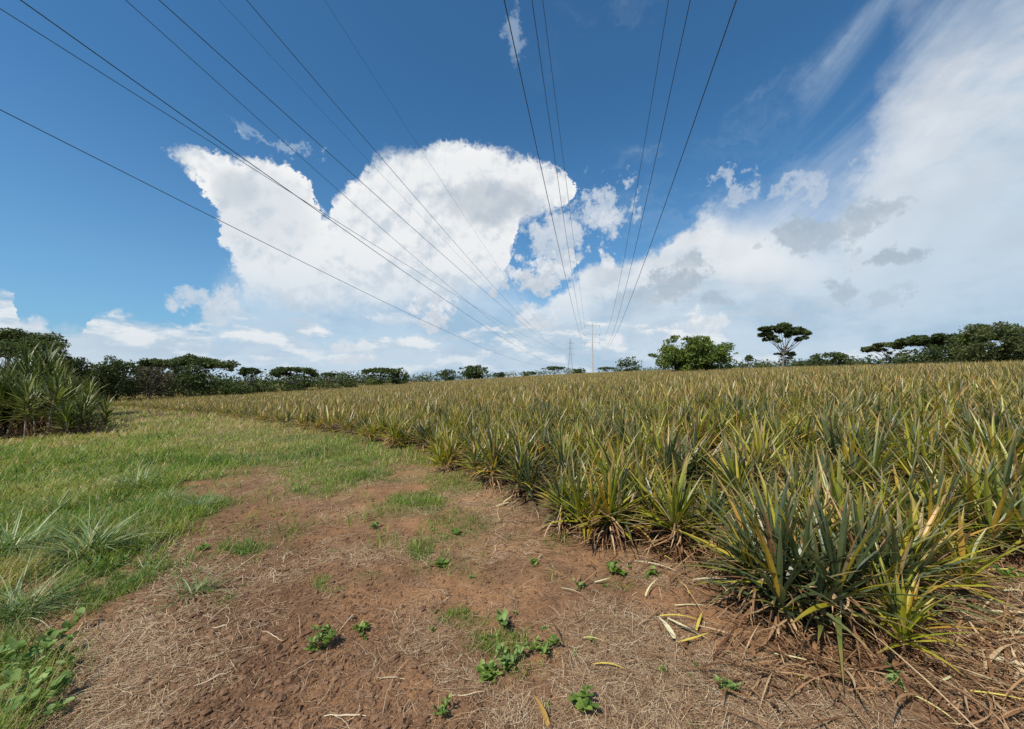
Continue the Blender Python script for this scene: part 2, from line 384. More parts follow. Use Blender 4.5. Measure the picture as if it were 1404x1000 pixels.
# clods
px, py, x, y, r = sample_px(90000, 620, 1150, -100, 1250, seed=31)
keep = (r.random(len(px)) < (.25 + .9 * np.exp(-(((px - 350) / 170) ** 2 + ((py - 850) / 180) ** 2)))) & (grass_density(px, py, x, y) < .35) & (field_mask(px, py) < .5)
x, y = x[keep], y[keep]; N = len(x)
ico = np.array([(0, 0, 1), (.89, 0, .45), (.28, .85, .45), (-.72, .53, .45), (-.72, -.53, .45), (.28, -.85, .45), (.72, .53, -.45), (-.28, .85, -.45), (-.89, 0, -.45), (-.28, -.85, -.45), (.72, -.53, -.45), (0, 0, -1)])
icf = np.array([(0, 1, 2), (0, 2, 3), (0, 3, 4), (0, 4, 5), (0, 5, 1), (1, 6, 2), (2, 7, 3), (3, 8, 4), (4, 9, 5), (5, 10, 1), (1, 10, 6), (2, 6, 7), (3, 7, 8), (4, 8, 9), (5, 9, 10), (6, 11, 7), (7, 11, 8), (8, 11, 9), (9, 11, 10), (10, 11, 6)])
rad = np.clip(r.gamma(1.3, .0042, N) + .0018, 0, .026)
V = ico[None] * rad[:, None, None] * r.uniform(.35, 1.5, (N, 12, 1)) * np.array([1, 1, .75]) + np.stack([x, y, hfull(x, y)], 1)[:, None]
Fi = (icf[None] + (np.arange(N) * 12)[:, None, None]).reshape(-1, 3)
g = Soup(); g.add(V, Fi)
tag(link('soil_clods', g.mesh('clods', M_clod, False)), 'small crumbly lumps of reddish soil on the track', 'soil clods', kind='stuff')

# ------------------------------------------------------------------ pineapple plants
def rosette(s, base, n, Lr, Wr, spread, seed, tmean, nseg=7, k=3, warm=.22):
    r = np.random.default_rng(seed); u = (np.arange(n) + r.random(n)) / n
    az = np.arange(n) * 2.39996 + r.normal(0, .25, n)
    th0 = .05 + spread * u ** 1.1 + r.normal(0, .07, n); th0 = np.clip(th0, .02, 1.6)
    L = r.uniform(Lr[0], Lr[1], n) * (1 - .15 * u ** 2) * (.8 + .2 * np.minimum(1, u * 5))
    W = r.uniform(Wr[0], Wr[1], n)
    L = L * np.where(r.random(n) < .12, .55, 1)
    P = np.tile(base, (n, 1)) + np.stack([np.cos(az) * .02, np.sin(az) * .02, .14 * (1 - u)], 1)
    V, Fq, al = strips(P, az, L, W, th0, r.uniform(.0, .45, n) + .30 * u, nseg, k, fold=.45, prof='leaf', sway=r.normal(0, .12, n))
    V[..., 2] = np.maximum(V[..., 2], .01)
    t = np.clip(r.normal(tmean, .13, n) + .22 * (u > .75) * r.random(n), 0, .7)
    t = np.where(r.random(n) < warm, r.uniform(.60, 1.0, n), t)
    s.add(V, Fq, tint=np.repeat(t, (nseg + 1) * k), along=al)
def skirt(s, base, n, seed, nseg=5, H=.16, Lr=(.18, .5), W=(.007, .020)):
    r = np.random.default_rng(seed)
    az = r.uniform(0, 2 * PI, n); th0 = r.uniform(1.0, 2.3, n)
    P = np.tile(base, (n, 1)) + np.stack([np.cos(az) * .04, np.sin(az) * .04, r.uniform(.02, H, n)], 1)
    V, Fq, al = strips(P, az, r.uniform(*Lr, n), r.uniform(*W, n), th0, r.uniform(.2, 1.1, n), nseg, 2, prof='leaf', sway=r.normal(0, .5, n))
    V[..., 2] = np.maximum(V[..., 2], r.uniform(.004, .03, n)[:, None])
    s.add(V, Fq, tint=np.repeat(r.random(n), (nseg + 1) * 2), along=al)
SPEC = []
def make_variant(k, low=False, mat=None):
    r = np.random.default_rng(100 + k); g = Soup(); d = Soup()
    ns = int(r.integers(3, 5)) if not low else 2
    tm = [.10, .20, .38, .30, .52, .16, .58, .26][k % 8]
    for i in range(ns):
        b = np.array([r.normal(0, .14) if i else 0, r.normal(0, .14) if i else 0, 0.20 if i == 0 else r.uniform(.10, .24)])
        sc = 1.0 if i == 0 else r.uniform(.5, .95)
        n = int((38 if i == 0 else 26) * (.62 if low else 1))
        rosette(g, b, n, (.38 * sc, .84 * sc), ((.022, .046) if not low else (.030, .052)), 1.35, 500 + k * 11 + i, tm, 4 if low else 7, 2 if low else 3, warm=.30 if low else .26)
    skirt(d, np.array([0, 0, 0]), 110 if not low else 12, 900 + k, 3 if low else 6, H=.34)
    return g, d
pine_green, pine_dry = [], []
for k in range(8):
    g, d = make_variant(k)
    pine_green.append(g.mesh('pineapple_rosette', M_pine, False)); pine_dry.append(d.mesh('pineapple_skirt', M_dry))

# planting positions: rows with jitter
r = np.random.default_rng(5)
ra = math.radians(28)                                  # row direction
cand = []
sp_r, sp_p = .66, .40
U, W_ = np.meshgrid(np.arange(-160, 160, sp_p), np.arange(-140, 160, sp_r)); U = U.ravel(); W_ = W_.ravel()
x = U * math.cos(ra) - W_ * math.sin(ra); y = U * math.sin(ra) + W_ * math.cos(ra)
x = x + r.normal(0, .09, len(x)); y = y + r.normal(0, .09, len(y))
m = (y > 1.2) & (y < 118) & (x > -75) & (x < 95); x, y = x[m], y[m]
m = r.random(len(x)) < .93; x, y = x[m], y[m]
pp = proj(x, y, hbase(x, y)); m = (edge_py(pp[0]) - pp[1] > 3) & (np.abs(x / y) < 1.75); 
m &= ~((pp[0] > 900) & (pp[1] > 772))                      # the front clump is set by hand
x, y = x[m], y[m]; px, py = proj(x, y, hbase(x, y))
# the far left corner of the crop belongs to the thicket and the grass
m = ~((px < 60) & (py > 545)) ; x, y, px, py = x[m], y[m], px[m], py[m]
dist = np.sqrt(x * x + y * y)
order = np.argsort(dist); x, y, px, py, dist = x[order], y[order], px[order], py[order], dist[order]
hand = [
    (1100, 838, 5, .90, 2.0, 'silvery pineapple plant set between the two foremost ones'),
    (1185, 846, 0, .95, 5.1, 'blue-green pineapple plant in the heart of the front clump'),
    (1030, 828, 7, .74, 3.0, 'small blue-green pineapple plant at the left foot of the front clump'),
    (1150, 770, 2, 1.05, 1.1, 'tall olive pineapple plant at the back of the front clump'),
    (1275, 800, 6, .90, 2.2, 'yellow-tipped pineapple plant leaning over the litter gap'),
    (1335, 752, 4, .95, .8, 'yellow-green pineapple plant at the head of the litter gap'),
    (1405, 768, 2, .95, 2.8, 'olive pineapple plant cut by the right edge above the litter gap'),
    (1395, 720, 3, 1.0, 4.2, 'straw-tipped pineapple plant behind the tall silvery one'),
    (1240, 765, 7, 1.0, .1, 'mid green pineapple plant between the front clump and the tall silvery one'),  # px, py of the base, variant, scale, turn, tint offset label
    (1065, 850, 0, 1.1, .3, 'big dark grey-green pineapple plant at the near corner of the crop'),
    (1150, 872, 0, 1.02, 1.9, 'frontmost pineapple plant, grey-green, standing closest to the dirt track corner'),
    (1225, 878, 4, .66, 2.6, 'short yellow-green pineapple plant at the right foot of the front clump'),
    (1245, 842, 3, .92, 4.0, 'spreading olive pineapple plant on the right end of the front clump'),
    (1010, 790, 5, .72, 5.0, 'small pineapple plant with a bright yellow-green heart, left of the big front clump'),
    (1120, 800, 7, 1.05, .9, 'tall pineapple plant rising directly behind the front clump'),
    (1200, 800, 2, 1.0, 3.3, 'olive pineapple plant behind the right half of the front clump'),
    (1045, 785, 6, .95, 2.2, 'yellowing pineapple plant wedged behind the left half of the front clump'),
    (925, 757, 2, .98, .7, 'upright pineapple plant with bright yellow-green leaves, on the edge just above the pale cut leaves'),
    (835, 742, 4, .98, 1.2, 'spreading pineapple plant with orange leaves above a fan of brown ones'),
    (770, 728, 3, .85, 2.9, 'olive pineapple plant on the track edge beside the orange-leaved one'),
    (715, 682, 0, .92, 3.9, 'grey-green pineapple plant on the track edge above a pair of fallen pale leaves'),
    (1372, 735, 5, 1.08, .2, 'tall silvery pineapple plant facing the litter gap at the right end'),
    (1290, 770, 1, .98, 5.6, 'grey-green pineapple plant behind the litter gap, beside the tall silvery one'),
    (980, 752, 7, .9, 4.4, 'grey-green pineapple plant on the edge between the upright yellow-green one and the front clump'),
    (880, 728, 1, .95, 2.0, 'pineapple plant filling the gap behind the orange-leaved and the upright yellow-green ones'),
    (655, 652, 6, .85, 2.5, 'yellow-olive pineapple plant on the edge where the track narrows'),
    (600, 634, 2, .8, 1.5, 'low pineapple plant on the field edge beside the bright grass patch'),
]
hx, hy = ground_xy(np.array([h[0] for h in hand], float), np.array([h[1] for h in hand], float))
mind = np.min(np.hypot(x[:, None] - hx[None], y[:, None] - hy[None]), axis=1)
m = mind > .28; x, y, px, py, dist = x[m], y[m], px[m], py[m], dist[m]
def plant(lx, ly, k, sc, rz, label, group, tilt=(0, 0)):
    e = empty('pineapple_plant', (lx, ly, float(hfull(np.array(lx), np.array(ly))) - .01), rz, sc)
    e.rotation_euler = (tilt[0], tilt[1], rz)
    a = bpy.data.objects.new('leaf_rosette', pine_green[k]); b = bpy.data.objects.new('dry_leaf_skirt', pine_dry[k])
    for o in (a, b): C.objects.link(o); o.parent = e
    tag(e, label, 'pineapple plant', group)
for (q, lx, ly) in zip(hand, hx, hy): plant(float(lx), float(ly), q[2], q[3] * (.87 if q[0] > 970 else .94), q[4], q[5], 'pineapple plants along the edge of the crop')
LOOK = ['grey-green pineapple plant', 'dull green pineapple plant', 'olive pineapple plant', 'green and straw pineapple plant', 'yellow-green pineapple plant', 'silvery green pineapple plant', 'yellowing pineapple plant', 'mid green pineapple plant']
infr = (px > -60) & (px < 1464)
isel = np.where(infr)[0][:282]
# heights toward the left edge of the field are a little smaller
def size_at(x, y, rr):
    s = rr.uniform(.70, 1.02, len(x)); return s * (1 - .25 * sstep(-4, -25, x))
rs = np.random.default_rng(44); ss = size_at(x, y, rs); kk = rs.integers(0, 8, len(x)); rr_ = rs.uniform(0, 2 * PI, len(x))
sel = np.zeros(len(x), bool); sel[isel] = True
for i in isel:
    k = int(kk[i]); front_row = (edge_py(px[i]) - py[i]) < 16
    where = 'in the row fringing the grass and dirt' if front_row else 'crowded among its neighbours inside the crop'
    plant(float(x[i]), float(y[i]), k, float(ss[i]), float(rr_[i]), f'{LOOK[k]} {where}', f'{LOOK[k]}s ' + ('fringing the field' if front_row else 'inside the crop'), (rs.normal(0, .12), rs.normal(0, .12)))

# the rest of the crop: one object, instanced low-detail plants
srccol = bpy.data.collections.new('crop_sources')
for k in range(8):
    g, d = make_variant(k, True)
    gm = g.mesh(f'crop_plant_{k}', M_field); o = bpy.data.objects.new(f'crop_source_{chr(97 + k)}', gm); srccol.objects.link(o)
    # add the dry leaves as part of the same source
    me2 = d.mesh('t', M_dry); o2 = bpy.data.objects.new('t', me2)
    # join by hand
    n0 = len(gm.vertices); co = np.empty(n0 * 3, np.float32); gm.vertices.foreach_get('co', co)
    fs = {}
    for f in g.F + [f + g.n for f in d.F]: fs.setdefault(f.shape[1], []).append(f)
    V = np.concatenate(g.V + d.V)
    T = np.concatenate(g.A['tint'] + [.86 + .14 * a for a in d.A['tint']]); A = np.concatenate(g.A['along'] + d.A['along'])
    o.data = mesh_np('crop_plant', V, [np.concatenate(v) for v in fs.values()], {'tint': T, 'along': A}, M_field)
    bpy.data.objects.remove(o2)
rest = ~sel; fx, fy = x[rest], y[rest]; NF = len(fx)
me = bpy.data.meshes.new('pineapple_field'); me.vertices.add(NF)
me.vertices.foreach_set('co', np.stack([fx, fy, hbase(fx, fy) - .01], 1).astype(np.float32).ravel())
a = me.attributes.new('rot', 'FLOAT_VECTOR', 'POINT'); a.data.foreach_set('vector', np.stack([rs.normal(0, .15, NF), rs.normal(0, .15, NF), rs.uniform(0, 2 * PI, NF)], 1).astype(np.float32).ravel())
a = me.attributes.new('scl', 'FLOAT', 'POINT'); a.data.foreach_set('value', (ss[rest]).astype(np.float32))
a = me.attributes.new('idx', 'INT', 'POINT'); a.data.foreach_set('value', kk[rest].astype(np.int32))
field = link('pineapple_crop', me); tag(field, 'broad crop of pineapple plants with straw-tipped leaves stretching to the tree line', 'pineapple crop', kind='stuff')
def instancer(obj, col):
    ng = bpy.data.node_groups.new('scatter', 'GeometryNodeTree')
    ng.interface.new_socket('Geometry', in_out='INPUT', socket_type='NodeSocketGeometry'); ng.interface.new_socket('Geometry', in_out='OUTPUT', socket_type='NodeSocketGeometry')
    N = ng.nodes.new; L = ng.links.new
    gi = N('NodeGroupInput'); go = N('NodeGroupOutput'); ip = N('GeometryNodeInstanceOnPoints'); ci = N('GeometryNodeCollectionInfo')
    ci.inputs['Collection'].default_value = col; ci.inputs['Separate Children'].default_value = True; ci.inputs['Reset Children'].default_value = True
    def na(nm, t):
        n = N('GeometryNodeInputNamedAttribute'); n.data_type = t; n.inputs['Name'].default_value = nm; return n.outputs[0]
    L(gi.outputs[0], ip.inputs['Points']); L(ci.outputs[0], ip.inputs['Instance']); ip.inputs['Pick Instance'].default_value = True
    L(na('idx', 'INT'), ip.inputs['Instance Index']); L(na('rot', 'FLOAT_VECTOR'), ip.inputs['Rotation']); L(na('scl', 'FLOAT'), ip.inputs['Scale'])
    L(ip.outputs[0], go.inputs[0])
    md = obj.modifiers.new('scatter', 'NODES'); md.node_group = ng
instancer(field, srccol)

# dry leaf litter below and beside the front rows
px, py, x, y, r = sample_px(60000, 600, 1200, 480, 1800, seed=61)
ed = edge_py(px) - py
dn = np.where(ed > 0, .55, np.exp(ed / 20.0) * .5)
gap = np.exp(-(((px - 1380) / 75) ** 2 + ((py - 900) / 110) ** 2)); dn = np.maximum(dn, gap * .8)
fr = np.exp(-(((px - 1160) / 170) ** 2 + ((py - 905) / 48) ** 2)); dn = np.maximum(dn, fr * .55)
keep = (r.random(len(px)) < dn * .6) & (np.hypot(x, y) < 9)
px, py, x, y, gap = px[keep], py[keep], x[keep], y[keep], gap[keep]; N = len(px)
P = np.stack([x, y, hfull(x, y) + r.uniform(.004, .05, N)], 1)
V, Fq, al = strips(P, r.uniform(0, 2 * PI, N), r.gamma(2.5, .055, N) + .05, np.clip(r.gamma(2, .0028, N) + .002, 0, .018), r.uniform(1.0, 1.6, N), r.uniform(0, .6, N), 5, 2, prof='leaf', sway=r.normal(0, .25, N))
V[..., 2] = np.maximum(V[..., 2], P[:, 2:3] - .03)
g = Soup(); g.add(V, Fq, tint=np.repeat(np.clip(r.beta(1.3, 1.6, N) + gap * .25, 0, 1), 12), along=al)
tag(link('leaf_litter', g.mesh('leaf_litter', M_dry)), 'brown dead pineapple leaves heaped under and beside the front plants', 'leaf litter', kind='stuff')

# ------------------------------------------------------------------ individually fallen pale leaves
def fallen(px_, py_, ang, L, W, tint, label, curl=.3, lift=.02, th=1.5, group=None, n=1, name='fallen_leaf'):
    x, y = ground_xy(float(px_), float(py_)); x = float(x); y = float(y); z = float(hfull(np.array(x), np.array(y)))
    V, Fq, al = strips(np.array([[0., 0, lift]]), np.array([0.]), np.array([L]), np.array([W * .8]), np.array([th]), np.array([curl]), 8, 3, fold=.3, prof='leaf', sway=np.array([random.uniform(-.4, .4)]))
    V = V[0]; V[:, 2] = np.maximum(V[:, 2], .006)
    s = Soup(); s.add(V, Fq, tint=tint, along=al)
    o = link(name, s.mesh('fallen_leaf', M_pale)); o.location = (x, y, z + .004); o.rotation_euler = (0, 0, math.radians(ang))
    tag(o, label, 'fallen leaf', group)
G1 = 'fallen leaves lying on the track'
FL = [
 (680, 700, 40, .30, .022, .9, 'longer of two pale fallen leaves beside the grey-green edge plant'),
 (690, 696, 52, .24, .018, .8, 'shorter of two pale fallen leaves beside the grey-green edge plant'),
 (815, 912, -6, .17, .016, .25, 'single yellow leaf lying flat on bare dirt in the middle of the track'),
 (800, 880, -12, .13, .010, .5, 'thin tan leaf just behind the single yellow leaf'),
 (870, 772, -28, .42, .020, .95, 'long cream leaf fallen in front of the orange-leaved plant'),
 (950, 800, 5, .32, .022, .95, 'long cream leaf lying against the small plant left of the front clump'),
 (815, 800, 0, .14, .018, .9, 'short cream leaf on the dirt below the orange-leaved plant'),
 (770, 808, -25, .16, .010, .85, 'narrow pale leaf on open dirt left of the cut leaves'),
 (885, 820, 60, .22, .014, .7, 'narrow greenish leaf pointing toward the upright edge plant'),
 (925, 880, 95, .19, .040, .85, 'broad cream leaf standing out of the yellow cut leaf pile'),
 (915, 852, -60, .26, .022, .75, 'pale green leaf crossing the yellow cut leaf pile'),
 (930, 885, 3, .24, .018, .3, 'yellow leaf along the bottom of the cut leaf pile'),
 (905, 850, 8, .26, .016, .35, 'yellow leaf along the top of the cut leaf pile'),
 (955, 868, 55, .20, .018, .28, 'yellow leaf leaning over the right of the cut leaf pile'),
 (925, 832, -3, .26, .014, .8, 'straight pale leaf just above the cut leaf pile'),
 (900, 760, -70, .20, .018, .35, 'yellow leaf hanging at the foot of the upright edge plant'),
 (945, 822, 70, .20, .014, .3, 'thin yellow leaf between the cut pile and the front clump'),
 (1062, 905, -40, .20, .016, .7, 'pale leaf on the dirt in front of the big dark plant'),
 (1085, 930, -38, .14, .018, .2, 'golden leaf on the dirt in front of the big dark plant'),
 (1340, 905, -52, .30, .05, .95, 'broadest cream leaf in the litter gap at the right'),
 (1355, 840, -35, .28, .032, .9, 'cream leaf at the top of the litter gap at the right'),
 (1365, 870, -20, .26, .030, .8, 'cream leaf across the middle of the litter gap'),
 (1390, 885, -48, .24, .024, .95, 'pale leaf at the right side of the litter gap'),
 (1350, 790, -8, .30, .020, .45, 'yellow-tan leaf lying below the tall silvery plant'),
 (1375, 815, 10, .24, .018, .85, 'straight pale leaf below the yellow-tan one at the right'),
 (1395, 940, -60, .20, .022, .15, 'orange leaf low in the litter gap'),
 (1330, 960, -30, .22, .016, .4, 'mustard-coloured leaf near the bottom of the litter gap'),
 (1290, 945, 15, .18, .014, .75, 'pale strip of leaf just before the brown leaves of the front clump'),
 (1240, 960, -55, .22, .014, .55, 'tan leaf on dirt in front of the front clump'),
]
for q in FL: fallen(*q, group=G1, lift=random.uniform(.015, .04), curl=random.uniform(.15, .5), th=random.uniform(1.3, 1.5))
fallen(752, 1004, 112, .13, .030, .0, 'orange leaf sticking up from the dirt nearest the viewer', curl=.15, lift=.0, th=.8, group=G1)
# pale splinters of cane / dry sticks on the dark soil
def stick(px_, py_, ang, L, rad, label, kink=.15):
    x, y = ground_xy(float(px_), float(py_)); z = float(hfull(np.array(float(x)), np.array(float(y))))
    r = np.random.default_rng(int(px_ * 7 + py_)); t = np.linspace(-.5, .5, 7)
    pts = np.stack([t * L, np.cumsum(r.normal(0, kink * L / 6, 7)), np.abs(r.normal(0, .004, 7)) + rad + .003], 1)
    V, Fq = tube(pts, rad * (1 - .6 * np.abs(t) * 1.6), 5); s = Soup(); s.add(V, Fq, tint=.92)
    o = link('dry_stick', s.mesh('stick', M_straw)); o.location = (float(x), float(y), z); o.rotation_euler = (0, 0, math.radians(ang))
    tag(o, label, 'dry stick', 'dry sticks on the track')
for q in [(305, 866, 28, .10, .006, 'short whitish stick on the dark soil beside the big leafy weed'), (282, 878, 50, .14, .003, 'thin bent twig touching the short whitish stick'),
          (292, 942, 35, .16, .004, 'pale bent twig on the dark wheel track'), (178, 952, 30, .09, .003, 'small white twig beside the round-leaved weed'),
          (475, 983, 0, .20, .005, 'straight whitish stick near the bottom of the track'), (375, 877, -25, .20, .003, 'thin tan twig left of the big leafy weed'),
          (535, 935, -8, .16, .0025, 'thin grey twig beyond the straight whitish stick'), (640, 950, 10, .18, .003, 'dark thin twig before the green weed patch'),
          (400, 925, 55, .12, .002, 'wispy upright twig on the dark wheel track'), (860, 950, -60, .2, .003, 'tan twig beside the rightmost leafy weed')]: stick(*q)

# ------------------------------------------------------------------ weeds and tussocks
def ovals(s, P, az, L, W, th0, seed, t=None):
    r = np.random.default_rng(seed); n = len(az)
    V, Fq, al = strips(P, az, L, W, th0, r.uniform(.1, .8, n), 5, 3, fold=.25, prof='oval', sway=r.normal(0, .2, n))
    s.add(V, Fq, tint=np.repeat(r.random(n) if t is None else t, 18), along=al)
def weed(px_, py_, R, H, n, label, seed, mat=None, leaf=(.03, .06), asp=.42, group='leafy weeds on the dirt track'):
    r = np.random.default_rng(seed); x, y = ground_xy(float(px_), float(py_)); z = float(hfull(np.array(float(x)), np.array(float(y))))
    e = empty('leafy_weed', (float(x), float(y), z - .003)); tag(e, label, 'weed', group)
    st = Soup(); lf = Soup(); mat = mat or (M_vine if seed % 3 == 0 else M_weed)
    if seed < 50: asp = r.uniform(.28, .7); leaf = (leaf[0] * r.uniform(.55, 1), leaf[1] * r.uniform(.6, 1.05)); n = int(n * 1.25)
    for i in range(max(3, n // 7)):
        a = r.uniform(0, 2 * PI); l = r.uniform(.6, 1.1); tip = np.array([math.cos(a) * R * l, math.sin(a) * R * l, H * r.uniform(.4, 1.0)])
        t = np.linspace(0, 1, 5)[:, None]; pts = tip[None] * np.concatenate([t, t, np.sqrt(t)], 1)
        V, Fq = tube(pts, .0022, 4); st.add(V, Fq, tint=.4)
        m = 7; u = r.uniform(.25, 1.05, m)[:, None]; P = tip[None] * np.concatenate([u, u, np.sqrt(u)], 1)
        ll = r.uniform(*leaf, m); ovals(lf, P, r.uniform(0, 2 * PI, m), ll, ll * asp, r.uniform(.3, 1.3, m), seed * 31 + i)
    link('stem', st.mesh('weed_stem', mat or M_weed), e); link('foliage', lf.mesh('weed_foliage', mat or M_weed), e)
for q in [(442, 893, .085, .12, 80, 'largest bright green leafy weed, alone on the dark wheel track', 1), (497, 864, .045, .05, 34, 'small grey-green weed just behind the largest leafy weed', 2),
          (515, 727, .055, .07, 42, 'bright green weed alone in the centre of the track below the grass patch', 3), (604, 780, .05, .03, 24, 'tiny weed on the bare orange soil', 4),
          (803, 975, .06, .10, 44, 'upright green weed near the bottom edge, right of the orange leaf', 5), (700, 905, .09, .07, 56, 'light green weed inside the sparse weed patch', 6),
          (668, 925, .06, .05, 40, 'pale green weed at the near left of the sparse weed patch', 7), (745, 890, .09, .07, 60, 'dense green weed at the right of the sparse weed patch', 8),
          (690, 855, .06, .08, 36, 'weed with a tall sprig at the back of the sparse weed patch', 9), (625, 735, .05, .04, 28, 'dusty weed beyond the bare orange soil', 10),
          (732, 775, .05, .03, 26, 'round flat weed on the dirt before the olive edge plant', 11), (795, 805, .05, .05, 26, 'weed with a yellow shoot beside the narrow pale leaf', 12),
          (845, 785, .08, .05, 36, 'weed growing at the tips of the long cream leaf', 13), (890, 785, .05, .04, 26, 'small weed below the upright edge plant', 14),
          (1000, 955, .05, .06, 30, 'grey-green weed on the dirt in front of the dark front plant', 15), (330, 755, .12, .05, 60, 'low blue-green weed mat left of the wheel track', 16),
          (280, 752, .06, .05, 30, 'bright small weed between the tussock and the low weed mat', 17), (160, 775, .08, .07, 44, 'soft green weed at the foot of the big tussock', 18),
          (1385, 800, .08, .09, 44, 'green weed growing in the litter gap at the right', 19), (610, 985, .05, .05, 30, 'faint weed at the bottom edge left of the orange leaf', 20),
          (1225, 935, .05, .04, 26, 'small weed sprouting from the brown leaves of the front clump', 21), (1150, 925, .05, .03, 22, 'flat green weed before the frontmost pineapple plant', 22)]: weed(*q)
rw = np.random.default_rng(9); nsp = 0
while nsp < 34:
    a_, b_ = rw.uniform(230, 960), rw.uniform(690, 995)
    if field_mask(np.array([a_]), np.array([b_]))[0] > .05 or b_ > edge_py(a_) + 300: continue
    weed(a_, b_, rw.uniform(.015, .035), rw.uniform(.015, .035), 14, 'tiny green weed sprout dotted on the bare dirt track', int(1000 + nsp), leaf=(.010, .022), group='tiny weed sprouts on the track'); nsp += 1
for q in [(25, 985, .20, .26, 110, 'round-leaved weed nearest the viewer at the left corner', 51), (55, 925, .20, .24, 100, 'round-leaved weed behind the nearest one, with a big flat leaf', 52),
          (20, 920, .18, .22, 80, 'round-leaved weed at the left, half hidden in grass', 53), (75, 880, .13, .16, 50, 'smaller round-leaved weed farthest up the left corner', 54), (85, 975, .12, .13, 50, 'low round-leaved weed on the dirt side of the corner', 55)]:
    weed(q[0], q[1], q[2], q[3] * .8, int(q[4] * .55), q[5], q[6], mat=M_vine, leaf=(.03, .065), asp=.75, group='round-leaved weeds in the near left corner')
def tussock(px_, py_, n, Lr, Wr, label, seed, lean=0.0):
    r = np.random.default_rng(seed); x, y = ground_xy(float(px_), float(py_)); z = float(hfull(np.array(float(x)), np.array(float(y))))
    n = int(n * 1.7); e = empty('grass_tussock', (float(x), float(y), z - .01)); tag(e, label, 'grass tussock', 'ordinary grass tufts of the verge' if seed >= 2000 else 'broad-bladed grass tussocks')
    az = r.uniform(0, 2 * PI, n); u = r.random(n)
    P = np.stack([r.normal(0, .05, n), r.normal(0, .05, n), np.zeros(n)], 1)
    V, Fq, al = strips(P, az, r.uniform(*Lr, n), r.uniform(*Wr, n), .50 + .85 * u + lean, r.uniform(.3, 1.3, n), 7, 3, fold=.35, prof='grass', sway=r.normal(0, .25, n))
    V[..., 2] = np.maximum(V[..., 2], .012)
    s = Soup(); s.add(V, Fq, tint=np.repeat(np.clip(r.normal(.5, .28, n), 0, 1), 24), along=al); link('blades', s.mesh('tussock', M_tuss), e)
    d = Soup(); skirt(d, np.zeros(3), max(8, n // 6), seed + 1, H=.05, Lr=(.1, .3), W=(.004, .009)); link('dead_blades', d.mesh('tussock_dead', M_dry), e)
rt = np.random.default_rng(19); nt_ = 0
while nt_ < 26:
    b_ = rt.uniform(605, 800); a_ = rt.uniform(-40, 520)
    if a_ > np.interp(b_, GB[:, 0], GB[:, 1]) - 8: continue
    tussock(a_, b_, 26, (.10, .34), (.004, .010), 'ordinary green grass tuft among the low grass of the left verge', 2000 + nt_); nt_ += 1
for q in [(118, 765, 120, (.35, .85), (.012, .024), 'largest pale silvery tussock with long blades reaching to the dirt', 71), (190, 672, 110, (.4, .75), (.010, .020), 'tussock in the grass at the bend, far side of the largest one', 72),
          (265, 815, 42, (.15, .38), (.006, .012), 'thin tussock standing alone on the dirt border', 73), (25, 845, 130, (.3, .65), (.005, .010), 'fine-bladed tussock at the left edge above the round-leaved weeds', 74),
          (10, 765, 90, (.4, .8), (.010, .022), 'broad tussock cut by the left edge next to the largest one', 75), (275, 700, 110, (.25, .5), (.006, .011), 'bright tussock at the dirt corner beside the wheel track', 76),
          (70, 700, 80, (.3, .5), (.006, .012), 'low tussock in grass behind the largest one', 77), (235, 690, 60, (.25, .45), (.006, .011), 'small tussock between the bend and the dirt corner', 78)]: tussock(*q)

# ------------------------------------------------------------------ thicket of tall spiky shrubs at the left
def thicket(px_, py_, top, label, seed, pale=.0):
    r = np.random.default_rng(seed); x, y = ground_xy(float(px_), float(py_)); x = float(x); y = float(y); z = float(hbase(x, y))
    dz = ray(px_, top); H = (CAMZ + dz[2] / dz[1] * y - z) * 1.12
    e = empty('spiky_shrub', (x, y, z - .02)); tag(e, label, 'shrub', 'tall spiky shrubs at the edge of the grass')
    g = Soup(); d = Soup(); st = Soup(); ns = 10
    for i in range(ns):
        bx, by = r.normal(0, .5, 2); h = H * r.uniform(.22, .74); lean = r.normal(0, .12, 2)
        tp = np.array([bx + lean[0] * h, by + lean[1] * h, h])
        t = np.linspace(0, 1, 5)[:, None]; V, Fq = tube(np.array([[bx, by, 0]]) * (1 - t) + tp[None] * t, .045, 6); st.add(V, Fq, tint=.3)
        n = 70; u = r.random(n); az = r.uniform(0, 2 * PI, n)
        P = tp[None] + np.stack([np.zeros(n), np.zeros(n), -h * .6 * u], 1)
        V, Fq, al = strips(P, az, H * r.uniform(.16, .36, n), r.uniform(.04, .08, n), .1 + 1.25 * u, r.uniform(.1, .7, n), 6, 3, fold=.35, sway=r.normal(0, .15, n))
        tt = np.clip(r.normal(.35 + pale, .2, n), 0, .85); tt = np.where(r.random(n) < .08 + pale * .5, r.uniform(.85, 1, n), tt)
        g.add(V, Fq, tint=np.repeat(tt, 21), along=al)
        n = 40; az = r.uniform(0, 2 * PI, n)
        P = np.array([[bx, by, 0]]) + np.stack([np.cos(az) * .05, np.sin(az) * .05, r.uniform(.1, h * .8, n)], 1)
        V, Fq, al = strips(P, az, r.uniform(.4, .9, n), r.uniform(.02, .045, n), r.uniform(1.3, 2.2, n), r.uniform(.2, .9, n), 5, 2, sway=r.normal(0, .3, n)); V[..., 2] = np.maximum(V[..., 2], .02)
        d.add(V, Fq, tint=np.repeat(r.random(n) * .45, 12), along=al)
    link('leaves', g.mesh('thicket_leaves', M_cane), e); link('dead_leaves', d.mesh('thicket_dead', M_dry), e); link('stem', st.mesh('thicket_stem', M_bark), e)
thicket(12, 600, 468, 'tallest spiky shrub, cut by the left edge, with reddish dead leaves at its base', 81)
thicket(56, 594, 476, 'spiky shrub in the middle of the left thicket with yellowish upright leaves', 82, .08)
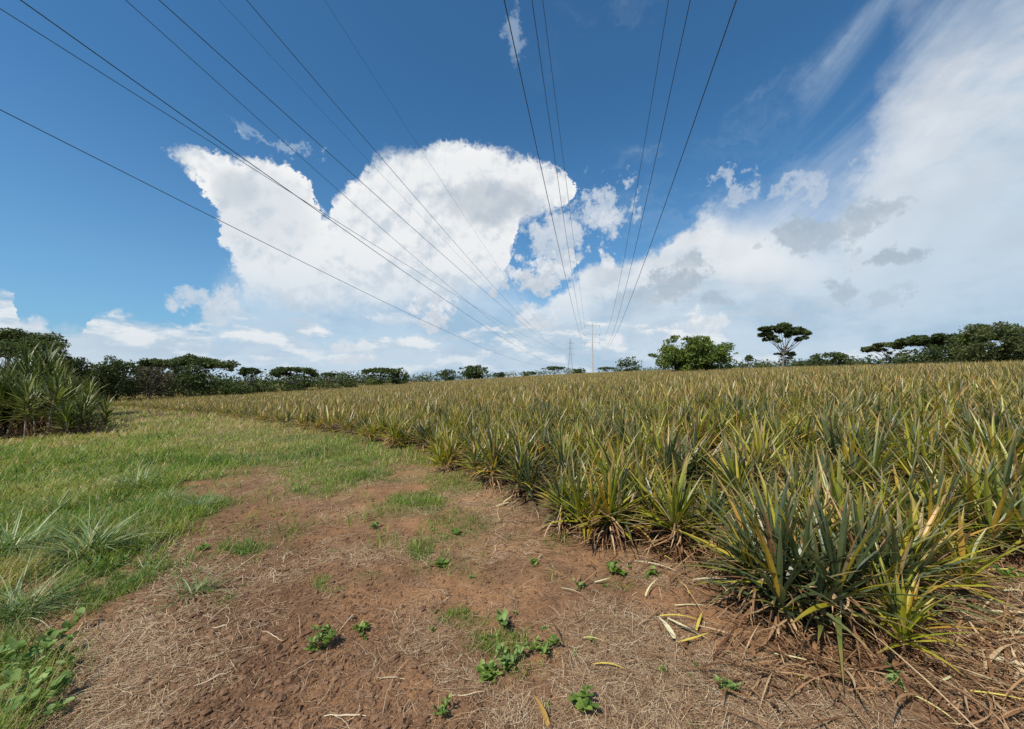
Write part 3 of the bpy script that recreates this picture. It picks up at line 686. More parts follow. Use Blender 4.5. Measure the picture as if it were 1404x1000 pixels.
thicket(98, 584, 496, 'spiky shrub at the right end of the thicket with long pale leaves pointing out', 83, .10)
thicket(36, 588, 474, 'bushy spiky shrub filling the back of the left thicket', 85, .04)
thicket(80, 598, 508, 'lower spiky shrub in front of the thicket, its pale leaves arching toward the grass', 86, .12)
thicket(-55, 605, 470, 'spiky shrub behind the left edge next to the tallest one', 84)

# ------------------------------------------------------------------ trees
def crown_leaves(lobes, N, size, seed, flat=.0, up=.0):
    r = np.random.default_rng(seed); lobes = np.array(lobes, float)
    vol = (lobes[:, 3] * lobes[:, 4] * lobes[:, 5]) ** .72; idx = r.choice(len(lobes), N, p=vol / vol.sum())
    d = r.normal(size=(N, 3)); d /= np.linalg.norm(d, axis=1)[:, None]; rad = r.random(N) ** .42 * (1 + r.normal(0, .07, N))
    Cn = lobes[idx, :3] + d * lobes[idx, 3:6] * rad[:, None]
    nrm = r.normal(size=(N, 3)) + np.array([0, 0, flat]); nrm /= np.linalg.norm(nrm, axis=1)[:, None]
    a = np.cross(nrm, r.normal(size=(N, 3))); a /= np.linalg.norm(a, axis=1)[:, None]; b = np.cross(nrm, a)
    s = size * r.uniform(.5, 1.35, N)[:, None]
    V = np.stack([Cn - a * s, Cn - b * s * .45 + nrm * s * .1, Cn + a * s, Cn + b * s * .45 + nrm * s * .1], 1)
    ltint = r.uniform(-.22, .22, len(lobes))
    t = np.clip(.5 + ltint[idx] + r.normal(0, .2, N), 0, 1)
    return V.reshape(-1, 3), np.arange(N * 4).reshape(N, 4), np.repeat(t, 4)
def tree(l, rr, top, base, depth, style, label, seed, mat, dens=1.0, group='trees beyond the crop', name='tree', trunk=True, canopy_base=None):
    r = np.random.default_rng(seed); pxc = (l + rr) / 2
    u = (pxc - CX) / F; x = u * depth; y = float(depth); z0 = float(hbase(x, y)) - .1
    W = (rr - l) / F * depth; dr = ray(pxc, top); H = CAMZ + float(dr[2] / dr[1]) * y - z0
    e = empty(name, (x, y, z0)); tag(e, label, 'bush' if name == 'bush' else 'tree', group)
    lobes = []; R = W / 2
    if style == 'round':
        n = 34
        for i in range(n):
            a = r.uniform(0, 2 * PI); q = math.sqrt(r.random()) * .74; hz = r.uniform(.16, .86)
            lim = math.sqrt(max(.05, 1 - (max(hz - .42, 0) / .58) ** 2.2)); s = r.uniform(.16, .30)
            lobes.append((math.cos(a) * R * q * lim, math.sin(a) * R * q * lim, H * hz, R * s, R * s, H * s * .55))
        for i in range(16):
            a = r.uniform(0, 2 * PI); hz = r.uniform(.45, .97); lim = math.sqrt(max(.02, 1 - (max(hz - .42, 0) / .6) ** 2.2)); s = r.uniform(.06, .13)
            lobes.append((math.cos(a) * R * .9 * lim, math.sin(a) * R * .9 * lim, H * hz * .98, R * s * 1.6, R * s * 1.6, H * s * .5))
    elif style in ('umbrella', 'sparse'):
        cb = .55 if canopy_base is None else canopy_base; n = 30 if style == 'umbrella' else 22
        for i in range(n):
            a = r.uniform(0, 2 * PI); q = math.sqrt(r.random()) * .86; s = r.uniform(.14, .28)
            hz = (1 - .07) - (q ** 2) * (1 - cb) * r.uniform(.15, .75) - r.random() * .10
            lobes.append((math.cos(a) * R * q, math.sin(a) * R * q, H * (hz - .03), R * s, R * s, H * (r.uniform(.05, .10) if style == 'umbrella' else r.uniform(.035, .06))))
        for i in range(7):
            a = r.uniform(0, 2 * PI); q = r.uniform(.2, .8); lobes.append((math.cos(a) * R * q, math.sin(a) * R * q, H * r.uniform(cb * .85, cb + .1), R * .13, R * .13, H * .035))
    elif style == 'bush':
        for i in range(18):
            a = r.uniform(0, 2 * PI); q = math.sqrt(r.random()) * .8; hz = r.uniform(.2, .8) * (1 - .4 * q); s = r.uniform(.18, .32)
            lobes.append((math.cos(a) * R * q, math.sin(a) * R * q, H * hz, R * s, R * s, H * .2))
    elif style == 'palm':
        lobes = [(0, 0, H * .8, R * .8, R * .8, H * .18), (0, 0, H * .92, R * .5, R * .5, H * .08)]
    area = (rr - l) * max(4, base - top) * .53
    N = int(max(350, min(9000, area * (1.7 if style == 'round' else 1.5))) * dens)
    px1 = depth / F
    V, Fq, t = crown_leaves(lobes, N, px1 * (1.95 if area > 600 else 1.45), seed + 1, flat=1.2 if style in ('umbrella', 'sparse') else .3)
    s = Soup(); s.add(V, Fq, tint=t); link('crown', s.mesh('crown', mat, False), e)
    if trunk:
        k = Soup(); tr = max(.09, H * .018)
        fk = {'umbrella': .42, 'sparse': .5, 'round': .25, 'bush': .12, 'palm': .8}[style]
        bend = r.normal(0, .03 * H, 2)
        t_ = np.linspace(0, 1, 6)[:, None]; top_ = np.array([bend[0], bend[1], H * fk])
        V, Fq = tube(np.array([[0, 0, 0]]) + top_[None] * t_, tr * (1 - .4 * t_[:, 0]), 7); k.add(V, Fq)
        for li in r.permutation(len(lobes))[:14]:
            tgt = np.array(lobes[li][:3]); tq = np.linspace(0, 1, 6)[:, None]
            st = top_ * r.uniform(.55, 1.0); mid = (st + tgt) / 2 + np.array([0, 0, -.06 * H if style != 'round' else 0])
            pts = (1 - tq) ** 2 * st + 2 * tq * (1 - tq) * mid + tq ** 2 * tgt
            V, Fq = tube(pts, tr * .5 * (1 - .75 * tq[:, 0]), 5); k.add(V, Fq)
        link('trunk', k.mesh('trunk', M_bark), e)
T = [
 (-75, 68, 443, 600, 26, 'umbrella', 'dark flat-domed tree rising behind the spiky thicket at the left edge', 201, M_tdark, 2.2),
 (58, 130, 488, 552, 44, 'round', 'dark dense tree just right of the spiky thicket', 202, M_tdark, 1.3),
 (112, 190, 486, 552, 46, 'round', 'dark green tree with a pointed top left of the grey-brown tree', 203, M_tdark, 1.3),
 (172, 240, 501, 548, 50, 'round', 'grey-brown half-bare tree in the left tree line', 204, M_tgrey, .9),
 (183, 222, 488, 545, 56, 'umbrella', 'small dark tree top showing above the grey-brown tree', 205, M_tdark, 1.2),
 (216, 320, 484, 545, 58, 'umbrella', 'widest flat-topped umbrella tree in the left tree line, with an outstretched right arm', 206, M_tdark, 1.3),
 (225, 300, 508, 546, 55, 'round', 'dark undergrowth tree beneath the widest umbrella tree', 207, M_tdark, 1.0),
 (292, 345, 518, 545, 57, 'bush', 'dark bush right of the widest umbrella tree', 208, M_tdark, 1.2),
 (326, 357, 500, 542, 64, 'sparse', 'small airy tree with a see-through top between two umbrella trees', 209, M_tdark, 1.2),
 (335, 385, 520, 543, 64, 'bush', 'olive bush below the small airy tree', 210, M_tolive, 1.2),
 (371, 436, 500, 540, 68, 'umbrella', 'umbrella tree with a rounded right side and an open left arm', 211, M_tdark, 1.3),
 (386, 440, 517, 541, 67, 'bush', 'dark bush under the rounded umbrella tree', 212, M_tdark, 1.2),
 (440, 464, 508, 538, 76, 'sparse', 'tiny airy tree top over low bushes', 213, M_tdark, 1.2),
 (436, 472, 522, 538, 74, 'bush', 'olive bush below the tiny airy tree', 214, M_tolive, 1.2),
 (462, 496, 517, 537, 78, 'bush', 'rounded dark bush left of the double-crowned tree', 215, M_tdark, 1.2),
 (497, 548, 503, 533, 95, 'umbrella', 'left half of the double-crowned dark tree, flat on top', 216, M_tdark, 1.5),
 (528, 564, 504, 533, 97, 'round', 'right half of the double-crowned dark tree, rounder', 217, M_tdark, 1.4),
 (500, 530, 514, 534, 94, 'bush', 'green bush at the foot of the double-crowned tree', 218, M_tmid, 1.2),
 (594, 628, 506, 526, 140, 'round', 'dome-shaped small tree left of the bigger dome tree', 219, M_tdark, 1.3),
 (627, 671, 500, 526, 140, 'round', 'bigger dome-shaped tree in the distant centre', 220, M_tdark, 1.4),
 (675, 694, 510, 522, 150, 'round', 'tiny round tree right of the bigger dome tree', 221, M_tdark, 1.3),
 (714, 740, 509, 521, 150, 'round', 'small round tree left of the lattice tower', 222, M_tdark, 1.3),
 (742, 778, 502, 520, 150, 'umbrella', 'umbrella-shaped tree at the foot of the lattice tower', 223, M_tdark, 1.6),
 (781, 805, 505, 518, 150, 'round', 'small round tree between the lattice tower and the concrete pole', 224, M_tdark, 1.4),
 (818, 846, 503, 516, 150, 'umbrella', 'small leaning tree just right of the concrete pole', 225, M_tdark, 1.6),
 (842, 882, 489, 516, 120, 'round', 'rounded tree standing left of the big bright green tree', 226, M_tdark, 1.1),
 (870, 900, 506, 517, 110, 'bush', 'low bush at the left foot of the big bright green tree', 227, M_tolive, 1.2),
 (890, 985, 458, 515, 62, 'round', 'biggest bright green tree standing alone behind the crop', 228, M_tmid, 2.1),
 (930, 1010, 465, 514, 63, 'round', 'lighter green tree grown together with the biggest tree, on its right', 229, M_tmid, 1.5),
 (1006, 1026, 494, 508, 80, 'bush', 'grey-green bush right of the biggest tree', 230, M_tolive, 1.2),
 (1020, 1034, 487, 506, 80, 'palm', 'little mop-headed tree on a thin stem', 231, M_tdark, 1.0),
 (1034, 1066, 492, 508, 80, 'bush', 'grey-green bush left of the tall umbrella tree', 232, M_tolive, 1.2),
 (1040, 1106, 440, 508, 66, 'sparse', 'tall bare-trunked umbrella tree standing out against the sky', 233, M_tdark, 3.0),
 (1060, 1092, 479, 506, 68, 'sparse', 'small layered tree at the foot of the tall umbrella tree', 234, M_tmid, 1.5),
 (1075, 1125, 488, 508, 78, 'bush', 'dark bush right of the tall umbrella tree', 235, M_tdark, 1.2),
 (1112, 1162, 481, 507, 76, 'round', 'low rounded tree in the middle of the right hedge', 236, M_tdark, 1.2),
 (1150, 1205, 487, 506, 76, 'bush', 'olive bush in the right hedge', 237, M_tolive, 1.2),
 (1190, 1238, 467, 503, 70, 'sparse', 'airy flat tree above the right hedge', 238, M_tolive, 3.0),
 (1195, 1250, 486, 504, 70, 'bush', 'dark bush below the airy flat tree', 239, M_tdark, 1.2),
 (1243, 1336, 455, 505, 52, 'umbrella', 'broad dark dome tree at the right', 240, M_tdark, 3.2),
 (1238, 1345, 472, 505, 50, 'round', 'dark rounded tree beneath the broad dome tree', 241, M_tdark, 1.0),
 (1318, 1420, 440, 500, 44, 'round', 'large lighter green tree at the right edge', 242, M_tolive, 1.5),
 (1322, 1372, 452, 480, 46, 'sparse', 'flat branch layer between the broad dome tree and the right-edge tree', 243, M_tmid, 1.8),
 (1395, 1500, 446, 500, 42, 'round', 'green tree cut by the right edge', 244, M_tolive, 1.0),
]
for q in T:
    l, rr, top, base, depth, style, label, seed, mat, dens = q
    tree(l, rr, top, base, depth, style, label, seed, mat, dens, name='bush' if style == 'bush' else 'tree',
         group='bushes beyond the crop' if style == 'bush' else 'trees beyond the crop', canopy_base=.62 if style != 'sparse' else .68)
# far woodland belt and near hedge mass: one uncountable mass
r = np.random.default_rng(77); lobes = []
for k in range(900):
    pxk = r.uniform(-500, 2000)
    dep = np.interp(pxk, [-500, 0, 300, 500, 700, 880, 1000, 1250, 1500, 2000], [40, 56, 72, 100, 185, 185, 100, 74, 60, 50]) * r.uniform(1.0, 1.12)
    xk = (pxk - CX) / F * dep; zk = hbase(xk, dep)
    hh = np.interp(pxk, [-500, 100, 400, 560, 700, 900, 1000, 1200, 1400, 2000], [5, 4.6, 4.2, 4.0, 3.2, 3.4, 3.2, 3.2, 3.8, 4]) * r.uniform(.45, 1.1)
    lobes.append((xk, dep, zk + hh * .5, hh * r.uniform(.6, 1.3), hh * .6, hh * .52))
V, Fq, t = crown_leaves(lobes, 70000, .30, 78)
s = Soup(); s.add(V, Fq, tint=t)
tag(link('far_woodland', s.mesh('far_woodland', M_tdark, False)), 'low dark belt of scrub and woodland closing the horizon', 'woodland', kind='stuff')

# ------------------------------------------------------------------ power lines
AL = math.atan((810 - CX) / F); ca, sa = math.cos(AL), math.sin(AL)
def loc2w(s_, l_, z_): return np.stack([s_ * ca + l_ * sa, -s_ * sa + l_ * ca, z_ + 0 * l_], -1)
def cable(pts, s0, L1, z1, label, rad, l0=-30, group='overhead power cables'):
    ls, zs, ws = [], [], []
    for (px_, py_) in pts:
        dx, dy, dz = ray(px_, py_); ds = dx * ca - dy * sa; dl = dx * sa + dy * ca
        t = s0 / ds; ls.append(t * dl); zs.append(CAMZ + t * dz); ws.append(1.0 / (1 + .02 * abs(t)))
    ls.append(L1); zs.append(z1); ws.append(5)
    A = np.vander(np.array(ls), 3); w = np.array(ws)[:, None]
    c, *_ = np.linalg.lstsq(A * w, np.array(zs) * w[:, 0], rcond=None)
    l_ = np.concatenate([np.linspace(l0, 60, 60), np.linspace(64, L1, 50)]); z_ = np.polyval(c, l_); z_ += (z1 - z_[-1]) * sstep(60, L1, l_)
    V, Fq = tube(loc2w(s0, l_, z_), rad, 6); s = Soup(); s.add(V, Fq)
    tag(link('power_cable', s.mesh('cable', M_wire)), label, 'power cable', group)
    print('cable', label[:28], 'z@0 %.1f z@40 %.1f' % (np.polyval(c, 0), np.polyval(c, 40)), [round(v, 1) for v in ls[:-1]], [round(v, 1) for v in zs])
LT, LP = 440.0, 158.0
XL, XR = -26.0, -18.4; TC = -22.2
def zt(py, L): return CAMZ + (513 - py) / F * L
cable([(0, 150), (315, 310), (560, 430)], XL, LT, 22, 'lowest and leftmost cable crossing the sky from the left edge', .022)
cable([(0, 12), (432, 285)], XL, LT, 28, 'second cable from the left, entering at the top left corner', .022)
cable([(172, 0), (440, 240)], XL, LT, 34, 'left cable of the second close pair from the left', .022)
cable([(300, 0), (500, 215)], XL, LT, 40, 'thin earth wire left of the third thick cable', .012)
cable([(28, 0), (415, 275)], XR, LT, 22, 'thick cable running closely beside the corner cable', .022)
cable([(218, 0), (490, 245)], XR, LT, 28, 'right cable of the second close pair from the left', .022)
cable([(338, 0), (500, 190)], XR, LT, 34, 'single thick cable crossing the upper left of the tall cloud', .022)
cable([(445, 0), (590, 225)], XR, LT, 40, 'thin earth wire crossing the middle of the tall cloud', .012)
cable([(692, 0), (740, 225), (785, 420)], -2.2, LP, 13.2, 'lowest left cable of the concrete pole line, passing almost overhead', .016)
cable([(727, 0), (770, 260), (790, 420)], -2.2, LP, 16.6, 'middle left cable of the concrete pole line', .016)
cable([(744, 0), (775, 240)], -2.2, LP, 20.0, 'upper left cable of the concrete pole line', .016)
cable([(1007, 0), (950, 180), (868, 400)], 3.5, LP, 13.2, 'lowest right cable of the concrete pole line, rightmost in the sky', .016)
cable([(949, 0), (900, 200), (855, 410)], 3.5, LP, 16.6, 'middle right cable of the concrete pole line', .016)
cable([(918, 0), (878, 220), (843, 420)], 3.5, LP, 20.0, 'upper right cable of the concrete pole line', .016)
# concrete pole
pc = .65; base = loc2w(pc, np.array(LP), np.array(0.)); pzb = float(hbase(base[0], base[1]))
e = empty('utility_pole', (float(base[0]), float(base[1]), pzb), -AL); tag(e, 'tall slender concrete utility pole with short crossarms, beyond the crop', 'utility pole')
s = Soup(); t = np.linspace(0, 1, 10)[:, None]; V, Fq = tube(np.array([[0, 0, -.5]]) + np.array([[0, 0, 21.5 - pzb + .5]]) * t, .34 - .17 * t[:, 0], 12); s.add(V, Fq); link('shaft', s.mesh('shaft', M_conc), e)
for z in (13.2, 16.6, 20.0):
    s = Soup(); s.add(*boxv((0, .3, z + .75 - pzb), (5.9, .10, .10))); arm = link('crossarm', s.mesh('crossarm', M_steel, False), e)
    for sx in (-2.85, 2.85):
        s = Soup(); zz = np.linspace(0, .7, 15); V, Fq = tube(np.stack([zz * 0 + sx, zz * 0 + .3, z - pzb + zz], 1), .05 + .06 * (np.arange(15) % 2), 8); s.add(V, Fq); link('insulator', s.mesh('insulator', M_porc), arm)
# lattice tower
base = loc2w(TC, np.array(LT), np.array(0.)); bz = float(hbase(base[0], base[1])); HT = 41 - bz
e = empty('lattice_tower', (float(base[0]), float(base[1]), bz), -AL); tag(e, 'distant steel lattice transmission tower beyond the tree line', 'transmission tower')
def wt(z): return np.interp(z, [0, HT * .5, HT * .62, HT], [3.6, 1.4, 1.1, .35])
s = Soup(); zs = np.linspace(0, HT, 13)
for sx in (-1, 1):
    for sy in (-1, 1):
        V, Fq = tube(np.stack([sx * wt(zs), sy * wt(zs), zs], 1), .11, 4); s.add(V, Fq)
for a, b in zip(zs[:-1], zs[1:]):
    for (p, q) in (((-1, -1), (1, -1)), ((1, -1), (1, 1)), ((1, 1), (-1, 1)), ((-1, 1), (-1, -1))):
        for (z1, z2) in ((a, b), (b, a)):
            V, Fq = tube(np.array([[p[0] * wt(z1), p[1] * wt(z1), z1], [q[0] * wt(z2), q[1] * wt(z2), z2]]), .05, 4); s.add(V, Fq)
link('lattice_body', s.mesh('lattice', M_steel), e)
for z in (22, 28, 34):
    s = Soup(); zz = z + 1.6 - bz
    for sy in (-.7, .7):
        V, Fq = tube(np.array([[-3.8, 0, zz], [0, sy, zz + .2], [3.8, 0, zz]]), .12, 4); s.add(V, Fq)
    V, Fq = tube(np.array([[-3.8, 0, zz], [0, 0, zz + 1.8], [3.8, 0, zz]]), .10, 4); s.add(V, Fq); arm = link('crossarm', s.mesh('tower_arm', M_steel), e)
    for sx in (-3.8, 3.8):
        s = Soup(); V, Fq = tube(np.array([[sx, 0, zz], [sx, 0, z - bz]]), .12, 6); s.add(V, Fq); link('insulator', s.mesh('tower_insulator', M_porc), arm)

# ------------------------------------------------------------------ camera, sun, sky
cam = bpy.data.cameras.new('camera'); co = bpy.data.objects.new('camera', cam); C.objects.link(co)
cam.sensor_width = 36; cam.lens = 36 * F / 1404; cam.clip_start = .05; cam.clip_end = 6000
co.location = (0, 0, CAMZ); co.rotation_euler = (PI / 2 + PITCH, 0, 0); scene.camera = co
SUN_EL = math.radians(52); sdir = Vector((-.66, -.75, 0)).normalized() * math.cos(SUN_EL) + Vector((0, 0, math.sin(SUN_EL)))
sl = bpy.data.lights.new('sun', 'SUN'); sl.energy = 5.0; sl.angle = math.radians(.5); sl.color = (1, .93, .82)
so = bpy.data.objects.new('sun', sl); C.objects.link(so); so.rotation_euler = sdir.to_track_quat('Z', 'Y').to_euler(); so.location = (0, 0, 50)

w = bpy.data.worlds.new('World'); scene.world = w; w.use_nodes = True; n = NT(w.node_tree)
sky = n.new('ShaderNodeTexSky'); sky.sky_type = 'NISHITA'; sky.sun_disc = False; sky.sun_elevation = SUN_EL
sky.sun_rotation = math.atan2(sdir.x, sdir.y); sky.air_density = 1.0; sky.dust_density = .6; sky.ozone_density = 2.2
tc = n.new('ShaderNodeTexCoord'); D = tc.outputs['Generated']; X_, Y_, Z_ = n.xyz(D)
az = n.m('ARCTAN2', X_, Y_); el = n.m('ARCSINE', Z_)
def ae(px_, py_):
    dx, dy, dz = ray(px_, py_); return math.atan2(dx, dy), math.atan2(dz, math.hypot(dx, dy))
A0, A1, E0, E1 = math.radians(-62), math.radians(62), math.radians(-4), math.radians(56)
def curve(azv, pts, lo=None, hi=None):
    """cloud outline: elevation as a function of azimuth through measured points"""
    P = sorted(ae(*p) for p in pts); a0 = P[0][0]; a1 = P[-1][0]
    f = n.new('ShaderNodeFloatCurve'); cv = f.mapping.curves[0]
    Q = [((a - a0) / (a1 - a0), (e_ - E0) / (E1 - E0)) for a, e_ in P]
    cv.points[0].location = Q[0]; cv.points[1].location = Q[-1]
    for q in Q[1:-1]: cv.points.new(*q)
    for p in cv.points: p.handle_type = 'VECTOR'
    f.mapping.use_clip = True; f.mapping.update()
    n.put(f.inputs['Value'], n.lin(azv, a0, a1, 0, 1))
    return n.lin(f.outputs[0], 0, 1, E0, E1)
def smx(a, b): return n.m('MAXIMUM', a, b)
# warps
wv = n.vm('SUBTRACT', n.noise(D, 5.5, 7, .62, out=1), (.5, .5, .5)); wx, wy, wz = n.xyz(wv)
bil = n.m('ABSOLUTE', n.m('SUBTRACT', n.noise(D, 17, 5, .6), .5))          # billows
def warped(a_amp, e_amp, b_amp):
    return n.m('ADD', az, n.m('MULTIPLY', wx, a_amp)), n.m('ADD', n.m('ADD', el, n.m('MULTIPLY', wz, e_amp)), n.m('MULTIPLY', bil, b_amp))
# relief shading: the same noise looked up twice, the second time shifted toward the light
SH = (sdir.x * .012, sdir.y * .012, sdir.z * .02)
def relief(scale, detail=5, rough=.58, vec=None):
    v = vec or D
    return n.m('SUBTRACT', n.noise(v, scale, detail, rough), n.noise(n.vm('ADD', v, SH), scale, detail, rough))
rel1 = relief(9.0, 6, .55); rel2 = relief(24.0, 4, .6)
SH = (sdir.x * .035, sdir.y * .035, sdir.z * .05); relA = relief(6.5, 3, .45); relB = relief(14.0, 3, .5)
big = n.noise(D, 4.0, 4, .5)
K = 9.2
def col(c): return (c[0] * K, c[1] * K, c[2] * K)
WHITE = col((.84, .86, .87)); MIDC = col((.53, .61, .69)); GREY = col((.40, .47, .55)); VEIL = col((.38, .53, .68)); PALE = col((.50, .62, .73))
# base sky, graded a little toward deep blue aloft
skyc = n.vm('MULTIPLY', sky.outputs[0], (.45, .90, 1.13))
hz = n.m('POWER', n.lin(el, 0.0, .62, 1, 0), 2.2)
c = n.mix(n.m('MULTIPLY', hz, .72), skyc, col((.26, .46, .70)))
# high thin wisps at the upper middle
st = n.noise(n.vm('MULTIPLY', n.vm('ADD', D, n.vm('SCALE', wv, scale=.25)), (3.0, 3.0, 9.0)), 1.0, 5, .6)
c = n.mix(n.m('MULTIPLY', n.ss(st, .50, .72, 0, .20), n.ss(az, -.05, .3)), c, PALE)
# --- right-hand cloud bank
rvw = n.noise(n.comb(n.m('ADD', n.m('MULTIPLY', az, 2.2), n.m('MULTIPLY', el, -1.6)), n.m('ADD', n.m('MULTIPLY', el, 6.0), n.m('MULTIPLY', az, -4.5)), 7.3), 1.0, 6, .6, .4)
a_, e_ = warped(.30, .16, -.03)
topR = curve(a_, [(660, 470), (740, 420), (800, 372), (850, 352), (900, 345), (925, 325), (950, 300), (965, 285), (1000, 278), (1060, 270), (1085, 262), (1130, 262), (1165, 250), (1180, 225), (1190, 190), (1205, 145), (1232, 90), (1270, 40), (1310, 0), (1404, -60), (1500, -200), (1800, -400)])
softR = n.ss(az, .40, .72, .018, .20)
mR = n.ss(n.m('DIVIDE', n.m('ADD', n.m('SUBTRACT', topR, e_), n.m('MULTIPLY', n.m('SUBTRACT', rvw, .5), n.ss(az, .45, .7, 0, .25))), softR), -.5, 1.0)
rv = n.noise(n.vm('MULTIPLY', D, (1.0, 1.0, 2.2)), 3.2, 6, .6)
cR = n.mix(n.ss(rv, .32, .54), PALE, WHITE)
cR = n.mix(n.m('MULTIPLY', n.ss(az, .50, .86, 0, .62), n.ss(el, .50, .25)), cR, col((.50, .63, .75)))                     # the far right is a pale veil
cR = n.mix(n.ss(el, .28, .02, 0, .55), cR, VEIL)
cR = n.mix(n.ss(relA, -.12, .25, 0, .36), cR, GREY)
c = n.mix(n.m('MULTIPLY', mR, .93), c, cR)
# wisps breaking off the upper edge of the bank
ww = n.noise(n.comb(n.m('ADD', n.m('MULTIPLY', az, 4.5), n.m('MULTIPLY', el, -2.5)), n.m('ADD', n.m('MULTIPLY', el, 12.0), n.m('MULTIPLY', az, -7.0)), 3.3), .7, 5, .55, .5)
def spot(px_, py_, rx, ry, edge=.5, rot=0.0, warp=.9, src=None):
    """soft oval in the sky, its rim broken by the warp noise"""
    a0, e0 = ae(px_, py_); ca2 = math.cos(a0) ** 2; sx = rx / F * ca2; sy = ry / F * math.cos(a0) * math.cos(e0) ** 2
    k1, k2 = (wx, wz) if src is None else src
    da = n.m('ADD', n.m('SUBTRACT', az, a0), n.m('MULTIPLY', k1, sx * warp * 2.2)); de = n.m('ADD', n.m('SUBTRACT', el, e0), n.m('MULTIPLY', k2, sy * warp * 2.2))
    if rot:
        cr_, sr_ = math.cos(rot), math.sin(rot)
        da, de = n.m('ADD', n.m('MULTIPLY', da, cr_), n.m('MULTIPLY', de, sr_)), n.m('SUBTRACT', n.m('MULTIPLY', de, cr_), n.m('MULTIPLY', da, sr_))
    d2 = n.m('ADD', n.m('POWER', n.m('DIVIDE', da, sx), 2), n.m('POWER', n.m('DIVIDE', de, sy), 2))
    return n.ss(d2, 1.0 + edge, 1.0 - edge), d2
bil2 = n.m('ABSOLUTE', n.m('SUBTRACT', n.noise(D, 42, 3, .6), .5))
fv = n.vm('SUBTRACT', n.noise(D, 19, 7, .68, out=1), (.5, .5, .5)); fx_, fy_, fz_ = n.xyz(fv)
mW, _ = spot(1185, 115, 130, 85, .95, .6)
c = n.mix(n.m('MULTIPLY', mW, n.ss(ww, .36, .70, 0, .72)), c, col((.56, .67, .78)))
# --- veil low in the middle, soft
a_, e_ = warped(.25, .12, 0)
topV = curve(a_, [(250, 480), (300, 400), (330, 370), (360, 330), (480, 330), (640, 350), (720, 400), (800, 410), (900, 400), (1000, 380), (1200, 380)])
c = n.mix(n.ss(n.m('SUBTRACT', topV, e_), -.03, .10, 0, .80), c, n.mix(n.ss(rv, .38, .6), VEIL, col((.54, .67, .79))))
# --- the tall anvil cloud
aM = n.m('ADD', az, n.m('ADD', n.m('MULTIPLY', wx, .05), n.m('ADD', n.m('MULTIPLY', fx_, .06), n.m('MULTIPLY', bil2, .05)))); eM = n.m('ADD', el, n.m('ADD', n.m('MULTIPLY', wz, .045), n.m('ADD', n.m('MULTIPLY', fz_, .05), n.m('ADD', n.m('MULTIPLY', bil, .06), n.m('MULTIPLY', bil2, .05)))))
topM = curve(aM, [(229, 208), (238, 195), (262, 193), (290, 200), (322, 213), (345, 207), (378, 213), (410, 228), (428, 246), (433, 262), (441, 284), (453, 290), (458, 260), (482, 244), (500, 232), (513, 205), (540, 192), (575, 192), (604, 184), (645, 187), (690, 195), (725, 204), (762, 216), (782, 233), (790, 262)])
botM = curve(aM, [(229, 209), (250, 226), (268, 245), (284, 262), (296, 288), (308, 308), (312, 340), (322, 375), (345, 420), (450, 440), (600, 430), (690, 400), (697, 352), (712, 312), (730, 298), (752, 290), (778, 283), (790, 262)])
inside = n.m('MINIMUM', n.m('SUBTRACT', topM, eM), n.m('SUBTRACT', eM, botM))
rngM = n.m('MULTIPLY', n.m('GREATER_THAN', aM, ae(229, 208)[0]), n.m('LESS_THAN', aM, ae(790, 262)[0]))
shade = n.noise(n.vm('ADD', D, (.3, .1, 0)), 5.0, 5, .6)
mM = n.m('MULTIPLY', n.ss(inside, -.001, n.m('ADD', n.ss(el, .18, .36, .055, .006), n.ss(shade, .40, .65, 0, .030))), rngM)
shade = n.noise(n.vm('ADD', D, (.3, .1, 0)), 5.0, 5, .6)
shd = n.m('ADD', n.m('MULTIPLY', relA, 1.0), n.m('ADD', n.m('ADD', n.m('MULTIPLY', relB, .75), n.m('MULTIPLY', rel2, .9)), n.m('MULTIPLY', n.m('SUBTRACT', n.noise(D, 4.2, 2, .5), .5), .5)))
cM = n.mix(n.ss(shd, -.10, .30, .0, .80), col((.89, .90, .90)), MIDC)
cM = n.mix(n.ss(inside, .0, .05, .0, .16), cM, MIDC)
g1, _ = spot(672, 280, 66, 28, .8, 0, 2.0); g2, _ = spot(322, 262, 28, 26, .8); g3, _ = spot(360, 300, 60, 60, .9)
cM = n.mix(n.m('MULTIPLY', g1, .6), cM, GREY); cM = n.mix(n.m('MULTIPLY', g2, .45), cM, GREY); cM = n.mix(n.m('MULTIPLY', g3, .40), cM, MIDC)
cM = n.mix(n.ss(el, .32, .12, 0, .62), cM, col((.54, .66, .78)))
c = n.mix(mM, c, cM)
# --- horizon cumulus, all the way round
fe = n.comb(n.m('MULTIPLY', az, 9.0), n.m('MULTIPLY', el, 22.0), 0.0)
hn = n.noise(fe, 1.0, 7, .6); hn2 = n.noise(n.vm('ADD', fe, (.12, .55, 0)), 1.0, 7, .6)
a_ = n.m('ADD', az, n.m('MULTIPLY', fx_, .06)); e_ = n.m('ADD', el, n.m('ADD', n.m('MULTIPLY', fz_, .05), n.m('MULTIPLY', bil, .03)))
topL = curve(a_, [(-600, 300), (-200, 350), (-20, 392), (22, 400), (32, 432), (60, 430), (78, 446), (92, 478), (112, 470), (126, 426), (165, 420), (188, 430), (200, 442), (236, 434), (250, 444), (300, 436), (330, 425), (372, 436), (420, 432), (470, 455), (520, 462), (600, 455), (720, 440), (800, 436), (880, 440), (950, 425), (985, 432), (1010, 470), (1100, 480), (1300, 470), (1404, 460)])
mL = n.m('MULTIPLY', n.ss(n.m('SUBTRACT', topL, e_), 0, .012), n.ss(n.m('ADD', hn, n.lin(el, 0, .2, -.05, .12)), .44, .58, .06, .92))
cL = n.mix(n.ss(n.m('SUBTRACT', hn2, hn), -.14, .05), WHITE, col((.50, .61, .72)))
